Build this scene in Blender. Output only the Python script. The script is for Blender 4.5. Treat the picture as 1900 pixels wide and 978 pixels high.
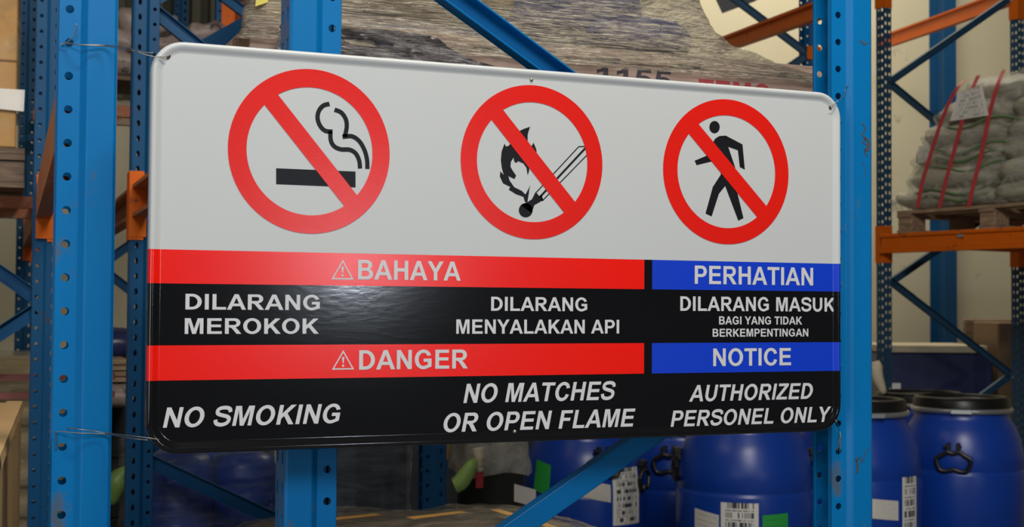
import bpy, bmesh, math, random
from mathutils import Vector, Matrix, noise
from mathutils.geometry import tessellate_polygon
random.seed(7)
PI = math.pi
for o in list(bpy.data.objects):
    bpy.data.objects.remove(o)
SC = bpy.context.scene
COL = SC.collection

# ------------------------------------------------------------------ camera
# world: X right along the sign, Y away from the viewer, Z up, floor at 0; the sign hangs at y = 0
BASE = 1.40                                   # height of the sign's lower edge
F = 2528.2
RIGHT = Vector((0.92358, -0.38335, 0.00654))
FWD = Vector((0.38298, 0.92322, 0.03126))
UP = RIGHT.cross(FWD)
CAM = Vector((-0.2681, -2.00996, 0.21694 + BASE))
cd = bpy.data.cameras.new('camera')
cd.sensor_width = 36.0
cd.lens = F / 1900 * 36
cd.dof.use_dof = True
cd.dof.focus_distance = 2.15
cd.dof.aperture_fstop = 10.0
cam = bpy.data.objects.new('camera', cd)
cam.matrix_world = Matrix.Translation(CAM) @ Matrix((RIGHT, UP, -FWD)).transposed().to_4x4()
COL.objects.link(cam)
SC.camera = cam

# ------------------------------------------------------------------ world, lights, exposure
SC.view_settings.view_transform = 'Standard'
SC.view_settings.look = 'None'
SC.view_settings.gamma = 1.0
SC.view_settings.exposure = 0.0
w = bpy.data.worlds.new('world')
SC.world = w
w.use_nodes = True
w.node_tree.nodes['Background'].inputs[0].default_value = (0.75, 0.85, 1.0, 1)
w.node_tree.nodes['Background'].inputs[1].default_value = 0.05


def area(name, loc, target, size, power, color=(1, 1, 1)):
    l = bpy.data.lights.new(name, 'AREA')
    l.shape = 'RECTANGLE'
    l.size, l.size_y = size
    l.energy = power
    l.color = color
    o = bpy.data.objects.new(name, l)
    o.location = loc
    o.rotation_euler = (Vector(target) - Vector(loc)).to_track_quat('-Z', 'Y').to_euler()
    COL.objects.link(o)
    return o


area('daylight_door', (-1.0, -4.6, 4.7), (0.8, 0.6, 1.6), (3.4, 1.6), 205, (0.95, 0.97, 1.0))
area('far_window', (2.3, -7.0, 1.98), (0.2, 0.0, 1.65), (0.17, 0.24), 22, (0.8, 0.88, 1.0))
area('roof_light_warm', (6.0, 6.0, 6.4), (6.2, 8.2, 2.0), (3.0, 1.2), 170, (1.0, 0.93, 0.76))
area('roof_light_aisle', (0.9, -1.3, 4.4), (0.8, 0.9, 1.9), (1.2, 0.25), 95, (1.0, 0.92, 0.78))
area('side_fill', (-4.6, -4.6, 1.9), (0.6, 1.0, 1.2), (1.6, 2.2), 85, (0.90, 0.95, 1.0))  # added soft low fill from the left, for what lies below the sign
area('roof_light_left', (-1.4, 2.0, 4.6), (-0.8, 3.2, 1.5), (1.4, 1.4), 30, (1.0, 0.86, 0.62))


def ray(px, py):
    return FWD + RIGHT * ((px - 950) / F) + UP * ((489 - py) / F)


def PD(px, py, d):
    """world point seen at (px, py), d metres along the viewing axis"""
    return CAM + ray(px, py) * d


def PY(px, py, Y):
    r = ray(px, py)
    return CAM + r * ((Y - CAM.y) / r.y)


def PZ(px, py, Z):
    r = ray(px, py)
    return CAM + r * ((Z - CAM.z) / r.z)


# ------------------------------------------------------------------ materials
def nm(name):
    m = bpy.data.materials.new(name)
    m.use_nodes = True
    nt = m.node_tree
    return m, nt, nt.nodes['Principled BSDF']


def paint(name, col, rough=0.5, var=0.15, scale=6.0, bump=0.0, bscale=60.0, metal=0.0, spots=None,
          spot_scale=14.0, spot_edge=0.62, stretch=(1, 1, 1), spec=0.5):
    """one-colour surface with mottling, optional worn spots of another colour, fine relief"""
    m, nt, b = nm(name)
    N, L = nt.nodes, nt.links
    tc = N.new('ShaderNodeTexCoord')
    mp = N.new('ShaderNodeMapping')
    mp.inputs['Scale'].default_value = stretch
    L.new(tc.outputs['Object'], mp.inputs[0])
    n1 = N.new('ShaderNodeTexNoise')
    n1.inputs['Scale'].default_value = scale
    n1.inputs['Detail'].default_value = 5
    L.new(mp.outputs[0], n1.inputs['Vector'])
    mx = N.new('ShaderNodeMix')
    mx.data_type = 'RGBA'
    c = Vector(col)
    mx.inputs['A'].default_value = (*(c * (1 - var)), 1)
    mx.inputs['B'].default_value = (*(c * (1 + var)), 1)
    L.new(n1.outputs[0], mx.inputs['Factor'])
    out = mx.outputs['Result']
    if spots:
        n2 = N.new('ShaderNodeTexNoise')
        n2.inputs['Scale'].default_value = spot_scale
        n2.inputs['Detail'].default_value = 7
        n2.inputs['Roughness'].default_value = 0.7
        L.new(mp.outputs[0], n2.inputs['Vector'])
        r = N.new('ShaderNodeValToRGB')
        r.color_ramp.elements[0].position = spot_edge
        r.color_ramp.elements[1].position = spot_edge + 0.07
        L.new(n2.outputs[0], r.inputs[0])
        m2 = N.new('ShaderNodeMix')
        m2.data_type = 'RGBA'
        L.new(r.outputs[0], m2.inputs['Factor'])
        L.new(out, m2.inputs['A'])
        m2.inputs['B'].default_value = (*spots, 1)
        out = m2.outputs['Result']
    L.new(out, b.inputs['Base Color'])
    b.inputs['Roughness'].default_value = rough
    b.inputs['Metallic'].default_value = metal
    b.inputs['Specular IOR Level'].default_value = spec
    if bump:
        n3 = N.new('ShaderNodeTexNoise')
        n3.inputs['Scale'].default_value = bscale
        n3.inputs['Detail'].default_value = 3
        L.new(mp.outputs[0], n3.inputs['Vector'])
        bp = N.new('ShaderNodeBump')
        bp.inputs['Strength'].default_value = bump
        bp.inputs['Distance'].default_value = 0.004
        L.new(n3.outputs[0], bp.inputs['Height'])
        L.new(bp.outputs[0], b.inputs['Normal'])
    return m


def film(name, col, alpha=0.35, rough=0.18, stretch=(2, 2, 22), scale=5.0, strength=0.9, thresh=(0.42, 0.66), amax=0.6, tilt=0.10, dark=None):
    """wrinkled stretch film: milky where bunched, see-through between, glossy fine folds"""
    m, nt, b = nm(name)
    N, L = nt.nodes, nt.links
    tc = N.new('ShaderNodeTexCoord')
    mp = N.new('ShaderNodeMapping')
    mp.inputs['Scale'].default_value = stretch
    mp.inputs['Rotation'].default_value = (0.0, tilt, 0.0)
    L.new(tc.outputs['Object'], mp.inputs[0])

    def nz(sc, det, ro, dist):
        n_ = N.new('ShaderNodeTexNoise')
        n_.inputs['Scale'].default_value = sc
        n_.inputs['Detail'].default_value = det
        n_.inputs['Roughness'].default_value = ro
        n_.inputs['Distortion'].default_value = dist
        L.new(mp.outputs[0], n_.inputs['Vector'])
        return n_.outputs[0]
    a1 = nz(scale, 9, 0.68, 0.8)
    a2 = nz(scale * 2.6, 6, 0.7, 1.2)
    mr = N.new('ShaderNodeMapRange')
    mr.inputs['From Min'].default_value = thresh[0]
    mr.inputs['From Max'].default_value = thresh[1]
    mr.inputs['To Min'].default_value = alpha * 0.35
    mr.inputs['To Max'].default_value = amax
    L.new(a1, mr.inputs['Value'])
    L.new(mr.outputs[0], b.inputs['Alpha'])
    b.inputs['Base Color'].default_value = (*col, 1)
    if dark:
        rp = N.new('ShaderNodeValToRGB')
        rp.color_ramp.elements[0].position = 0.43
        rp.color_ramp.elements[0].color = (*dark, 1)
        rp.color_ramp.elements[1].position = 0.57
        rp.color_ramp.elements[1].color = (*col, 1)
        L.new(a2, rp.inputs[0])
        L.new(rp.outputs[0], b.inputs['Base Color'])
    b.inputs['Roughness'].default_value = rough
    b.inputs['Specular IOR Level'].default_value = 1.0
    b.inputs['Coat Weight'].default_value = 1.0
    b.inputs['Coat Roughness'].default_value = 0.04
    bp = N.new('ShaderNodeBump')
    bp.inputs['Strength'].default_value = strength
    bp.inputs['Distance'].default_value = 0.02
    L.new(a1, bp.inputs['Height'])
    b2 = N.new('ShaderNodeBump')
    b2.inputs['Strength'].default_value = strength
    b2.inputs['Distance'].default_value = 0.012
    L.new(a2, b2.inputs['Height'])
    L.new(bp.outputs[0], b2.inputs['Normal'])
    L.new(b2.outputs[0], b.inputs['Normal'])
    L.new(b2.outputs[0], b.inputs['Coat Normal'])
    return m


def barcode_mat(name, base=(0.72, 0.70, 0.66), ink=(0.05, 0.05, 0.06), rows=8.0, bars=True):
    """printed sheet: alternate rows of bars and of small print, from the sheet's own UVs"""
    m, nt, b = nm(name)
    N, L = nt.nodes, nt.links
    uv = N.new('ShaderNodeUVMap')
    sp = N.new('ShaderNodeSeparateXYZ')
    L.new(uv.outputs[0], sp.inputs[0])

    def math_(op, a, bb):
        n = N.new('ShaderNodeMath')
        n.operation = op
        for i, v in enumerate((a, bb)):
            if v is None:
                continue
            if isinstance(v, (int, float)):
                n.inputs[i].default_value = v
            else:
                L.new(v, n.inputs[i])
        return n.outputs[0]
    u, v = sp.outputs[0], sp.outputs[1]
    vr = math_('MULTIPLY', v, rows)
    row = math_('FLOOR', vr, None)
    fr = math_('FRACT', vr, None)
    inx = math_('MULTIPLY', math_('GREATER_THAN', u, 0.12), math_('LESS_THAN', u, 0.88))
    wn = N.new('ShaderNodeTexWhiteNoise')
    wn.noise_dimensions = '2D'
    cb = N.new('ShaderNodeCombineXYZ')
    L.new(math_('FLOOR', math_('MULTIPLY', u, 46.0), None), cb.inputs[0])
    L.new(row, cb.inputs[1])
    L.new(cb.outputs[0], wn.inputs['Vector'])
    bar = math_('MULTIPLY', math_('GREATER_THAN', wn.outputs['Value'], 0.45), math_('GREATER_THAN', fr, 0.42))
    wn2 = N.new('ShaderNodeTexWhiteNoise')
    wn2.noise_dimensions = '2D'
    cb2 = N.new('ShaderNodeCombineXYZ')
    L.new(math_('FLOOR', math_('MULTIPLY', u, 70.0), None), cb2.inputs[0])
    L.new(math_('ADD', row, 31.0), cb2.inputs[1])
    L.new(cb2.outputs[0], wn2.inputs['Vector'])
    small = math_('MULTIPLY', math_('GREATER_THAN', wn2.outputs['Value'], 0.45),
                  math_('MULTIPLY', math_('GREATER_THAN', fr, 0.12), math_('LESS_THAN', fr, 0.26)))
    both = math_('MULTIPLY', math_('MAXIMUM', bar, small) if bars else small, inx)
    mx = N.new('ShaderNodeMix')
    mx.data_type = 'RGBA'
    mx.inputs['A'].default_value = (*base, 1)
    mx.inputs['B'].default_value = (*ink, 1)
    L.new(both, mx.inputs['Factor'])
    L.new(mx.outputs['Result'], b.inputs['Base Color'])
    b.inputs['Roughness'].default_value = 0.55
    return m


def wood(name, col, dark, stretch=(3, 30, 30), rough=0.7):
    m, nt, b = nm(name)
    N, L = nt.nodes, nt.links
    tc = N.new('ShaderNodeTexCoord')
    mp = N.new('ShaderNodeMapping')
    mp.inputs['Scale'].default_value = stretch
    L.new(tc.outputs['Object'], mp.inputs[0])
    n1 = N.new('ShaderNodeTexNoise')
    n1.inputs['Scale'].default_value = 2.2
    n1.inputs['Detail'].default_value = 7
    n1.inputs['Distortion'].default_value = 0.8
    L.new(mp.outputs[0], n1.inputs['Vector'])
    r = N.new('ShaderNodeValToRGB')
    r.color_ramp.elements[0].position = 0.32
    r.color_ramp.elements[0].color = (*dark, 1)
    r.color_ramp.elements[1].position = 0.66
    r.color_ramp.elements[1].color = (*col, 1)
    L.new(n1.outputs[0], r.inputs[0])
    L.new(r.outputs[0], b.inputs['Base Color'])
    b.inputs['Roughness'].default_value = rough
    bp = N.new('ShaderNodeBump')
    bp.inputs['Strength'].default_value = 0.3
    bp.inputs['Distance'].default_value = 0.003
    L.new(n1.outputs[0], bp.inputs['Height'])
    L.new(bp.outputs[0], b.inputs['Normal'])
    return m


M = {}
M['white'] = paint('white_enamel', (0.435, 0.45, 0.45), 0.42, 0.025, 3.0, bump=0.02, bscale=90, spots=(0.40, 0.37, 0.30), spot_scale=5.0, spot_edge=0.73)
M['red'] = paint('red_vinyl', (0.70, 0.008, 0.003), 0.22, 0.04, 5.0, bump=0.02, bscale=170, stretch=(0.5, 1, 1.3))
M['black'] = paint('black_vinyl', (0.0045, 0.0045, 0.005), 0.12, 0.2, 5.0, bump=0.017, bscale=130, stretch=(0.5, 1, 1.3))
M['blue'] = paint('blue_vinyl', (0.003, 0.035, 0.46), 0.32, 0.05, 5.0, bump=0.015, bscale=150)
M['ring_red'] = paint('red_sticker', (0.60, 0.009, 0.004), 0.25, 0.05, 5.0, bump=0.03, bscale=190, stretch=(0.5, 1, 1.3))
M['ink'] = paint('black_sticker', (0.008, 0.008, 0.010), 0.35, 0.2, 30.0, bump=0.02, bscale=200, spec=0.25)
M['letter'] = paint('grey_white_lettering', (0.50, 0.50, 0.51), 0.45, 0.03, 20.0)
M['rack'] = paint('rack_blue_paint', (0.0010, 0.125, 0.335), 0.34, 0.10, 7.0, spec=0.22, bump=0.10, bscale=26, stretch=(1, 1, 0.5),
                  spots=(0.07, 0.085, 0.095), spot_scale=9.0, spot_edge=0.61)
M['rack_far'] = paint('rack_blue_paint_shaded', (0.002, 0.062, 0.165), 0.5, 0.14, 5.0, spec=0.2, spots=(0.03, 0.05, 0.07), spot_scale=10.0, spot_edge=0.64)  # rack blue darkened in the colour for the dimmer light farther back
M['rack_dark'] = paint('rack_dark_teal_paint', (0.012, 0.055, 0.11), 0.55, 0.2, 6.0)
M['orange'] = paint('beam_orange_paint', (0.62, 0.115, 0.003), 0.5, 0.12, 6.0, spec=0.2, spots=(0.16, 0.05, 0.02), spot_scale=9.0, spot_edge=0.62)
M['orange_dusty'] = paint('beam_faded_orange_paint', (0.36, 0.115, 0.045), 0.6, 0.15, 5.0, spots=(0.36, 0.27, 0.20), spot_scale=5.0, spot_edge=0.56, stretch=(1, .6, 2))
M['cream'] = paint('cream_wall_paint', (0.62, 0.555, 0.40), 0.85, 0.07, 1.2, spots=(0.33, 0.29, 0.21), spot_scale=1.7, spot_edge=0.63, stretch=(1, 1, 1.6))
M['clad'] = paint('olive_cladding', (0.085, 0.080, 0.050), 0.7, 0.25, 1.5)
M['floor'] = paint('concrete', (0.16, 0.15, 0.13), 0.7, 0.2, 1.5, bump=0.1)
M['carton'] = paint('carton_board', (0.42, 0.21, 0.042), 0.6, 0.10, 2.5, spots=(0.30, 0.15, 0.035), spot_scale=3.5, spot_edge=0.58)
M['carton2'] = paint('plain_carton_board', (0.42, 0.27, 0.12), 0.75, 0.10, 4.0, spots=(0.22, 0.13, 0.06), spot_scale=12, spot_edge=0.66)
M['carton_dark'] = paint('brown_carton_board', (0.20, 0.125, 0.065), 0.7, 0.15, 4.0)
M['darkgoods'] = paint('dark_brown_goods', (0.075, 0.055, 0.04), 0.5, 0.3, 6.0)
M['paper'] = paint('white_paper', (0.74, 0.71, 0.66), 0.7, 0.08, 30)
M['wood'] = wood('pallet_wood', (0.36, 0.245, 0.15), (0.17, 0.105, 0.06))
M['wood_pink'] = wood('crate_plank', (0.40, 0.28, 0.22), (0.27, 0.18, 0.14), (2, 20, 26))
M['wood_dark'] = wood('old_pallet_wood', (0.17, 0.11, 0.07), (0.07, 0.045, 0.03))
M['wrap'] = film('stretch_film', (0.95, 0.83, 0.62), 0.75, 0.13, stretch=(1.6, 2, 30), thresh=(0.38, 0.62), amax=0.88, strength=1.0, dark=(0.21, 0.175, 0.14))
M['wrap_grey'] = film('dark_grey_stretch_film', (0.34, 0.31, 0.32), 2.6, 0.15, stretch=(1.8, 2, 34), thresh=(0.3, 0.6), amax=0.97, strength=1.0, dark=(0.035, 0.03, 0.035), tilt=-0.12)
M['wrap_gold'] = film('stretch_film_over_straw', (0.62, 0.52, 0.34), 0.45, 0.15, thresh=(0.4, 0.65))
M['wrap_flat'] = film('stretch_film_top', (0.34, 0.29, 0.24), 0.35, 0.10, stretch=(3, 6, 5), scale=2.2, strength=1.0)
M['wrap_blue'] = film('stretch_film_low', (0.38, 0.46, 0.55), 0.30, 0.10, stretch=(1.5, 1.5, 9), scale=3.0, thresh=(0.42, 0.8), amax=0.5)
M['bag'] = film('clear_plastic_bag', (0.56, 0.54, 0.47), 0.75, 0.25, stretch=(3, 3, 3), scale=3.0, strength=0.7, thresh=(0.2, 0.7))
M['sackwrap'] = film('clear_sack_film', (0.60, 0.57, 0.48), 0.30, 0.14, stretch=(3, 3, 5), scale=3.0, strength=0.8, thresh=(0.42, 0.62), amax=0.62)
M['blue_bag'] = paint('blue_sack', (0.030, 0.045, 0.17), 0.5, 0.3, 6.0, bump=0.5, bscale=12)
M['straw'] = paint('tan_sack', (0.47, 0.36, 0.19), 0.6, 0.25, 7.0, bump=0.5, bscale=14, stretch=(1, 1, 4))
M['grey_bag'] = paint('grey_film_bundle', (0.13, 0.115, 0.125), 0.4, 0.35, 8.0, bump=0.7, bscale=16, stretch=(1, 1, 5))
M['pink_bag'] = paint('pale_sack', (0.27, 0.215, 0.20), 0.45, 0.5, 16.0, spots=(0.06, 0.05, 0.05), spot_scale=15, spot_edge=0.55, bump=0.6, bscale=12)
M['sack'] = paint('beige_woven_sack', (0.42, 0.385, 0.28), 0.5, 0.12, 8.0, bump=0.4, bscale=14)
M['green'] = paint('green_print', (0.10, 0.19, 0.07), 0.5, 0.2, 9)
M['strap_red'] = paint('red_strap', (0.50, 0.045, 0.05), 0.45, 0.1, 9)
M['strap_orange'] = paint('orange_strap', (0.52, 0.26, 0.04), 0.4, 0.1, 9)
M['drum'] = paint('blue_drum_plastic', (0.004, 0.042, 0.31), 0.33, 0.12, 4.0, bump=0.12, bscale=18)
M['lid'] = paint('black_lid_plastic', (0.008, 0.0075, 0.007), 0.34, 0.2, 8.0, spec=0.3)
M['zinc'] = paint('galvanised_ring', (0.55, 0.56, 0.55), 0.3, 0.1, 8.0, metal=0.85)
M['handle'] = paint('black_handle_plastic', (0.007, 0.007, 0.009), 0.45, 0.2, 8.0)
M['barcode'] = barcode_mat('barcode_sheet')
M['notes'] = barcode_mat('typed_sheet', (0.60, 0.57, 0.52), (0.22, 0.2, 0.2), 9.0, bars=False)
M['sheet'] = barcode_mat('load_sheet', (0.74, 0.70, 0.62), (0.42, 0.39, 0.36), 7.0, bars=True)
M['greenlabel'] = barcode_mat('green_sheet', (0.02, 0.33, 0.05), (0.01, 0.15, 0.03), 9.0, bars=False)
M['dark'] = paint('dark_plastic', (0.014, 0.015, 0.014), 0.45, 0.2, 5)
M['darkgrey'] = paint('dark_grey_goods', (0.035, 0.037, 0.045), 0.35, 0.3, 5, bump=0.5, bscale=9, stretch=(1, 1, 3))
M['lime'] = paint('lime_plastic', (0.27, 0.42, 0.10), 0.4, 0.25, 12, bump=0.6, bscale=20)
M['red_tag'] = paint('red_cloth', (0.38, 0.015, 0.02), 0.6, 0.1, 9)
M['wire'] = paint('tie_wire', (0.22, 0.20, 0.18), 0.35, 0.2, 30, metal=0.8)
M['screw'] = paint('screw_head', (0.30, 0.28, 0.24), 0.4, 0.2, 30, metal=0.7)
M['hole'] = paint('hole_shadow_steel', (0.012, 0.011, 0.010), 0.8, 0.1, 30)
M['stencil_black'] = paint('stencil_black_ink', (0.045, 0.04, 0.05), 0.8, 0.3, 60)
M['stencil_red'] = paint('stencil_red_ink', (0.36, 0.04, 0.045), 0.8, 0.3, 60)
M['dull_red'] = paint('faded_red_print', (0.20, 0.055, 0.045), 0.6, 0.2, 9)
M['yellow'] = paint('yellow_card', (0.72, 0.62, 0.12), 0.6, 0.05, 9)
M['column'] = paint('blue_column_paint', (0.005, 0.065, 0.18), 0.5, 0.12, 4, spots=(0.01, 0.02, 0.05), spot_scale=2.5, spot_edge=0.6)
M['navy'] = paint('navy_wrapped_goods', (0.018, 0.022, 0.085), 0.35, 0.35, 5, bump=0.6, bscale=9)
M['bone'] = paint('cream_cloth', (0.55, 0.47, 0.33), 0.7, 0.15, 15)


# ------------------------------------------------------------------ builders
def obj(name, verts, faces, mat, parent=None, smooth=False, label=None, uv=None):
    me = bpy.data.meshes.new(name)
    me.from_pydata([tuple(v) for v in verts], [], faces)
    for m in (mat if isinstance(mat, list) else [mat]):
        me.materials.append(m)
    if smooth:
        me.shade_smooth()
    if uv:
        l = me.uv_layers.new(name='UVMap')
        for lp in me.loops:
            l.data[lp.index].uv = uv[lp.vertex_index]
    o = bpy.data.objects.new(name, me)
    COL.objects.link(o)
    if parent:
        o.parent = parent
    if label:
        o['label'] = label
    return o


def thing(name, label, cat, loc=(0, 0, 0), rz=0.0, group=None):
    o = bpy.data.objects.new(name, None)
    o.empty_display_size = 0.1
    o.location = loc
    o.rotation_euler = (0, 0, rz)
    o['label'] = label
    o['category'] = cat
    if group:
        o['group'] = group
    COL.objects.link(o)
    return o


def tag(o, label, cat, group=None):
    o['label'] = label
    o['category'] = cat
    if group:
        o['group'] = group
    return o


class MB:
    def __init__(self):
        self.v, self.f = [], []

    def add(self, verts, faces):
        k = len(self.v)
        self.v += [Vector(p) for p in verts]
        self.f += [[i + k for i in f] for f in faces]
        return self

    def box(self, x0, x1, y0, y1, z0, z1, c=0.0):
        """box with chamfered vertical and horizontal edges when c > 0"""
        if c <= 0:
            return self.add([(x, y, z) for x in (x0, x1) for y in (y0, y1) for z in (z0, z1)],
                            [(0, 1, 3, 2), (4, 6, 7, 5), (0, 4, 5, 1), (2, 3, 7, 6), (0, 2, 6, 4), (1, 5, 7, 3)])
        bm = bmesh.new()
        bmesh.ops.create_cube(bm, size=1)
        for vv in bm.verts:
            vv.co = Vector(((x0 + x1) / 2 + vv.co.x * (x1 - x0), (y0 + y1) / 2 + vv.co.y * (y1 - y0), (z0 + z1) / 2 + vv.co.z * (z1 - z0)))
        bmesh.ops.bevel(bm, geom=list(bm.edges), offset=c, segments=1, affect='EDGES')
        bm.verts.index_update()
        self.add([vv.co for vv in bm.verts], [[vv.index for vv in f.verts] for f in bm.faces])
        bm.free()
        return self

    def tube(self, pts, r, n=8, cap=True):
        pts = [Vector(p) for p in pts]
        rings = []
        up = Vector((0, 0, 1))
        for i, p in enumerate(pts):
            t = (pts[min(i + 1, len(pts) - 1)] - pts[max(i - 1, 0)]).normalized()
            a = t.cross(up)
            if a.length < 0.05:
                a = t.cross(Vector((1, 0, 0)))
            a.normalize()
            b = t.cross(a)
            rr = r[i] if isinstance(r, (list, tuple)) else r
            rings.append([p + (a * math.cos(2 * PI * k / n) + b * math.sin(2 * PI * k / n)) * rr for k in range(n)])
        vs = [q for rg in rings for q in rg]
        fs = [(i * n + k, i * n + (k + 1) % n, (i + 1) * n + (k + 1) % n, (i + 1) * n + k) for i in range(len(pts) - 1) for k in range(n)]
        if cap:
            fs += [tuple(range(n - 1, -1, -1)), tuple((len(pts) - 1) * n + k for k in range(n))]
        return self.add(vs, fs)

    def lathe(self, prof, n=40, cx=0, cy=0):
        vs = [(cx + r * math.cos(2 * PI * k / n), cy + r * math.sin(2 * PI * k / n), z) for r, z in prof for k in range(n)]
        fs = [(i * n + k, i * n + (k + 1) % n, (i + 1) * n + (k + 1) % n, (i + 1) * n + k) for i in range(len(prof) - 1) for k in range(n)]
        return self.add(vs, fs)

    def beam(self, a, b, sect, side=Vector((0, 1, 0))):
        """sweep the closed section (list of (across, side)) from a to b; side = direction of the second coordinate"""
        a, b = Vector(a), Vector(b)
        t = (b - a).normalized()
        s = (side - t * side.dot(t)).normalized()
        u = s.cross(t)
        n = len(sect)
        vs = [p + u * c[0] + s * c[1] for p in (a, b) for c in sect]
        fs = [(k, (k + 1) % n, n + (k + 1) % n, n + k) for k in range(n)]
        for base in (0, n):
            for tri in tessellate_polygon([[Vector((c[0], c[1], 0)) for c in sect]]):
                fs.append(tuple(base + i for i in tri))
        return self.add(vs, fs)

    def build(self, name, mat, parent=None, smooth=False, label=None):
        return obj(name, self.v, self.f, mat, parent, smooth, label)


def channel(w_, d, t):
    """C-section closed outline: width w_, depth d, wall t, opening towards +second"""
    h = w_ / 2
    return [(-h, d), (-h, 0), (h, 0), (h, d), (h - t, d), (h - t, t), (-h + t, t), (-h + t, d)]


def copy_tree(o, parent=None):
    c = o.copy()
    COL.objects.link(c)
    if parent:
        c.parent = parent
    for ch in list(o.children):
        copy_tree(ch, c)
    return c


# ------------------------------------------------------------------ setting
def struct(o):
    o['kind'] = 'structure'
    return o


struct(MB().add([(-7, -9, 0), (14, -9, 0), (14, 9, 0), (-7, 9, 0)], [(0, 1, 2, 3)]).build('floor', M['floor']))
WY = 8.2
wb = MB()
wb.box(-7, 14, WY, WY + 0.2, 0, 7.0)
struct(wb.build('wall_back', M['cream']))
struct(MB().box(14, 14.2, -9, WY + 0.2, 0, 7.0).build('wall_right', M['cream']))
struct(MB().box(-7.2, -7, -9, WY + 0.2, 0, 7.0).build('wall_left', M['cream']))
# ribbed metal cladding high on the left part of the back wall
cl = []
x = -3.0
while x < 3.6:
    cl += [(x, WY - 0.03), (x + 0.035, WY - 0.03), (x + 0.05, WY - 0.075), (x + 0.105, WY - 0.075), (x + 0.12, WY - 0.03)]
    x += 0.135
n = len(cl)
vs = [(a, b, z) for z in (3.1, 7.0) for a, b in cl]
struct(obj('trim_1', vs, [(i, i + 1, n + i + 1, n + i) for i in range(n - 1)], M['clad'], label='olive ribbed metal cladding on upper back wall'))
# dark wedge in the corner above the wrapped load
# blue steel column standing against the wall
cc = PY(1752, 400, WY - 0.12)
colm = MB()
hw, hd, t = 0.072, 0.10, 0.012
colm.box(-hw, hw, -hd, -hd + t, 0, 7.0).box(-hw, hw, hd - t, hd, 0, 7.0).box(-t / 2, t / 2, -hd + t, hd - t, 0, 7.0)
co = colm.build('trim_2', M['column'], label='blue steel column against the cream wall')
co.location = (cc.x, WY - 0.105, 0)
struct(co)

# ------------------------------------------------------------------ warning sign
SX0, SX1, SZ0, SZ1 = 0.0, 1.2, 0.0, 0.60
sign = thing('warning_sign', 'large white, red, blue and black enamelled warning sign wired across two blue rack posts', 'sign', (0, 0, BASE))
ZC = [0.2959, 0.2466, 0.1568, 0.1061]         # band edges
XR, XB = 0.8067, 0.8215
FLAT = 0.0045


def rrect(inset, y, rad=0.047, seg=10):
    r = max(rad - inset, 0.006)
    pts = []
    for cx, cz, a0 in ((SX1 - inset - r, SZ1 - inset - r, 0), (SX0 + inset + r, SZ1 - inset - r, 90),
                       (SX0 + inset + r, SZ0 + inset + r, 180), (SX1 - inset - r, SZ0 + inset + r, 270)):
        for k in range(seg + 1):
            a = math.radians(a0 + 90 * k / seg)
            pts.append((cx + r * math.cos(a), y, cz + r * math.sin(a)))
    return pts


prof = [(0.0015, 0.022), (0.0, 0.019), (0.0, 0.006), (0.0008, 0.0028), (0.0028, 0.0006), (0.0055, 0.0), (0.0085, 0.0008), (0.012, 0.0028),
        (0.0155, 0.0043), (0.0175, FLAT)]
bm = bmesh.new()
rings = [[bm.verts.new(p) for p in rrect(i, y)] for i, y in prof]
n = len(rings[0])
for a, b in zip(rings, rings[1:]):
    for k in range(n):
        bm.faces.new((a[k], a[(k + 1) % n], b[(k + 1) % n], b[k]))
bm.faces.new(rings[-1])
bm.faces.new([bm.verts.new((v.co.x, 0.0215, v.co.z)) for v in reversed(rings[0])])
for z in ZC:
    bmesh.ops.bisect_plane(bm, geom=list(bm.verts) + list(bm.edges) + list(bm.faces), plane_co=(0, 0, z), plane_no=(0, 0, 1))
for x in (XR, XB):
    bmesh.ops.bisect_plane(bm, geom=list(bm.verts) + list(bm.edges) + list(bm.faces), plane_co=(x, 0, 0), plane_no=(1, 0, 0))
bmesh.ops.recalc_face_normals(bm, faces=bm.faces)


def zone(c):
    if c.y > 0.021:
        return 0
    if c.z > ZC[0]:
        return 0
    top, low = ZC[1] < c.z < ZC[0], ZC[3] < c.z < ZC[2]
    if top or low:
        if c.x < XR:
            return 1 if top else 2
        if c.x > XB:
            return 3 if top else 4
    return 5


groups = {}
for f in bm.faces:
    groups.setdefault(zone(f.calc_center_median()), []).append(f)
for k, (nme, mat, lab) in enumerate((('panel', M['white'], 'white enamelled upper field with raised rim'), ('red_band', M['red'], 'upper red band'),
                                    ('red_band', M['red'], 'lower red band'), ('blue_band', M['blue'], 'upper blue band'),
                                    ('blue_band', M['blue'], 'lower blue band'), ('black_field', M['black'], 'glossy black lower field'))):
    idx = {}
    vs, fs = [], []
    for f in groups[k]:
        row = []
        for v in f.verts:
            if v.index not in idx or idx[v.index][1] is not v:
                pass
            key = id(v)
            if v not in idx:
                idx[v] = len(vs)
                vs.append(v.co.copy())
            row.append(idx[v])
        fs.append(row)
    o = obj(nme, vs, fs, mat, sign, label=lab)
    for pl in o.data.polygons:
        pl.use_smooth = not (abs(pl.center.y - FLAT) < 1e-5)
bm.free()


def S(px, py):
    """point of the sign's flat face, in sign coordinates"""
    p = PY(px, py, FLAT)
    return Vector((p.x, p.z - BASE))


def decal(name, contours, mat, lift, label=None, parent=sign):
    """flat sticker from closed contours (first = outline, others = holes) lying lift metres proud of the face"""
    vs, fs = [], []
    for grp in contours:
        poly = [[Vector((p[0], p[1], 0)) for p in c] for c in grp]
        flat = [p for c in poly for p in c]
        base = len(vs)
        vs += [(p.x, FLAT - lift, p.y) for p in flat]
        for tri in tessellate_polygon(poly):
            a, b, c = (flat[i] for i in tri)
            if (b - a).cross(c - a).z < 0:
                tri = tri[::-1]
            fs.append(tuple(base + i for i in tri))
    return obj(name, vs, fs, mat, parent, label=label)


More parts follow.
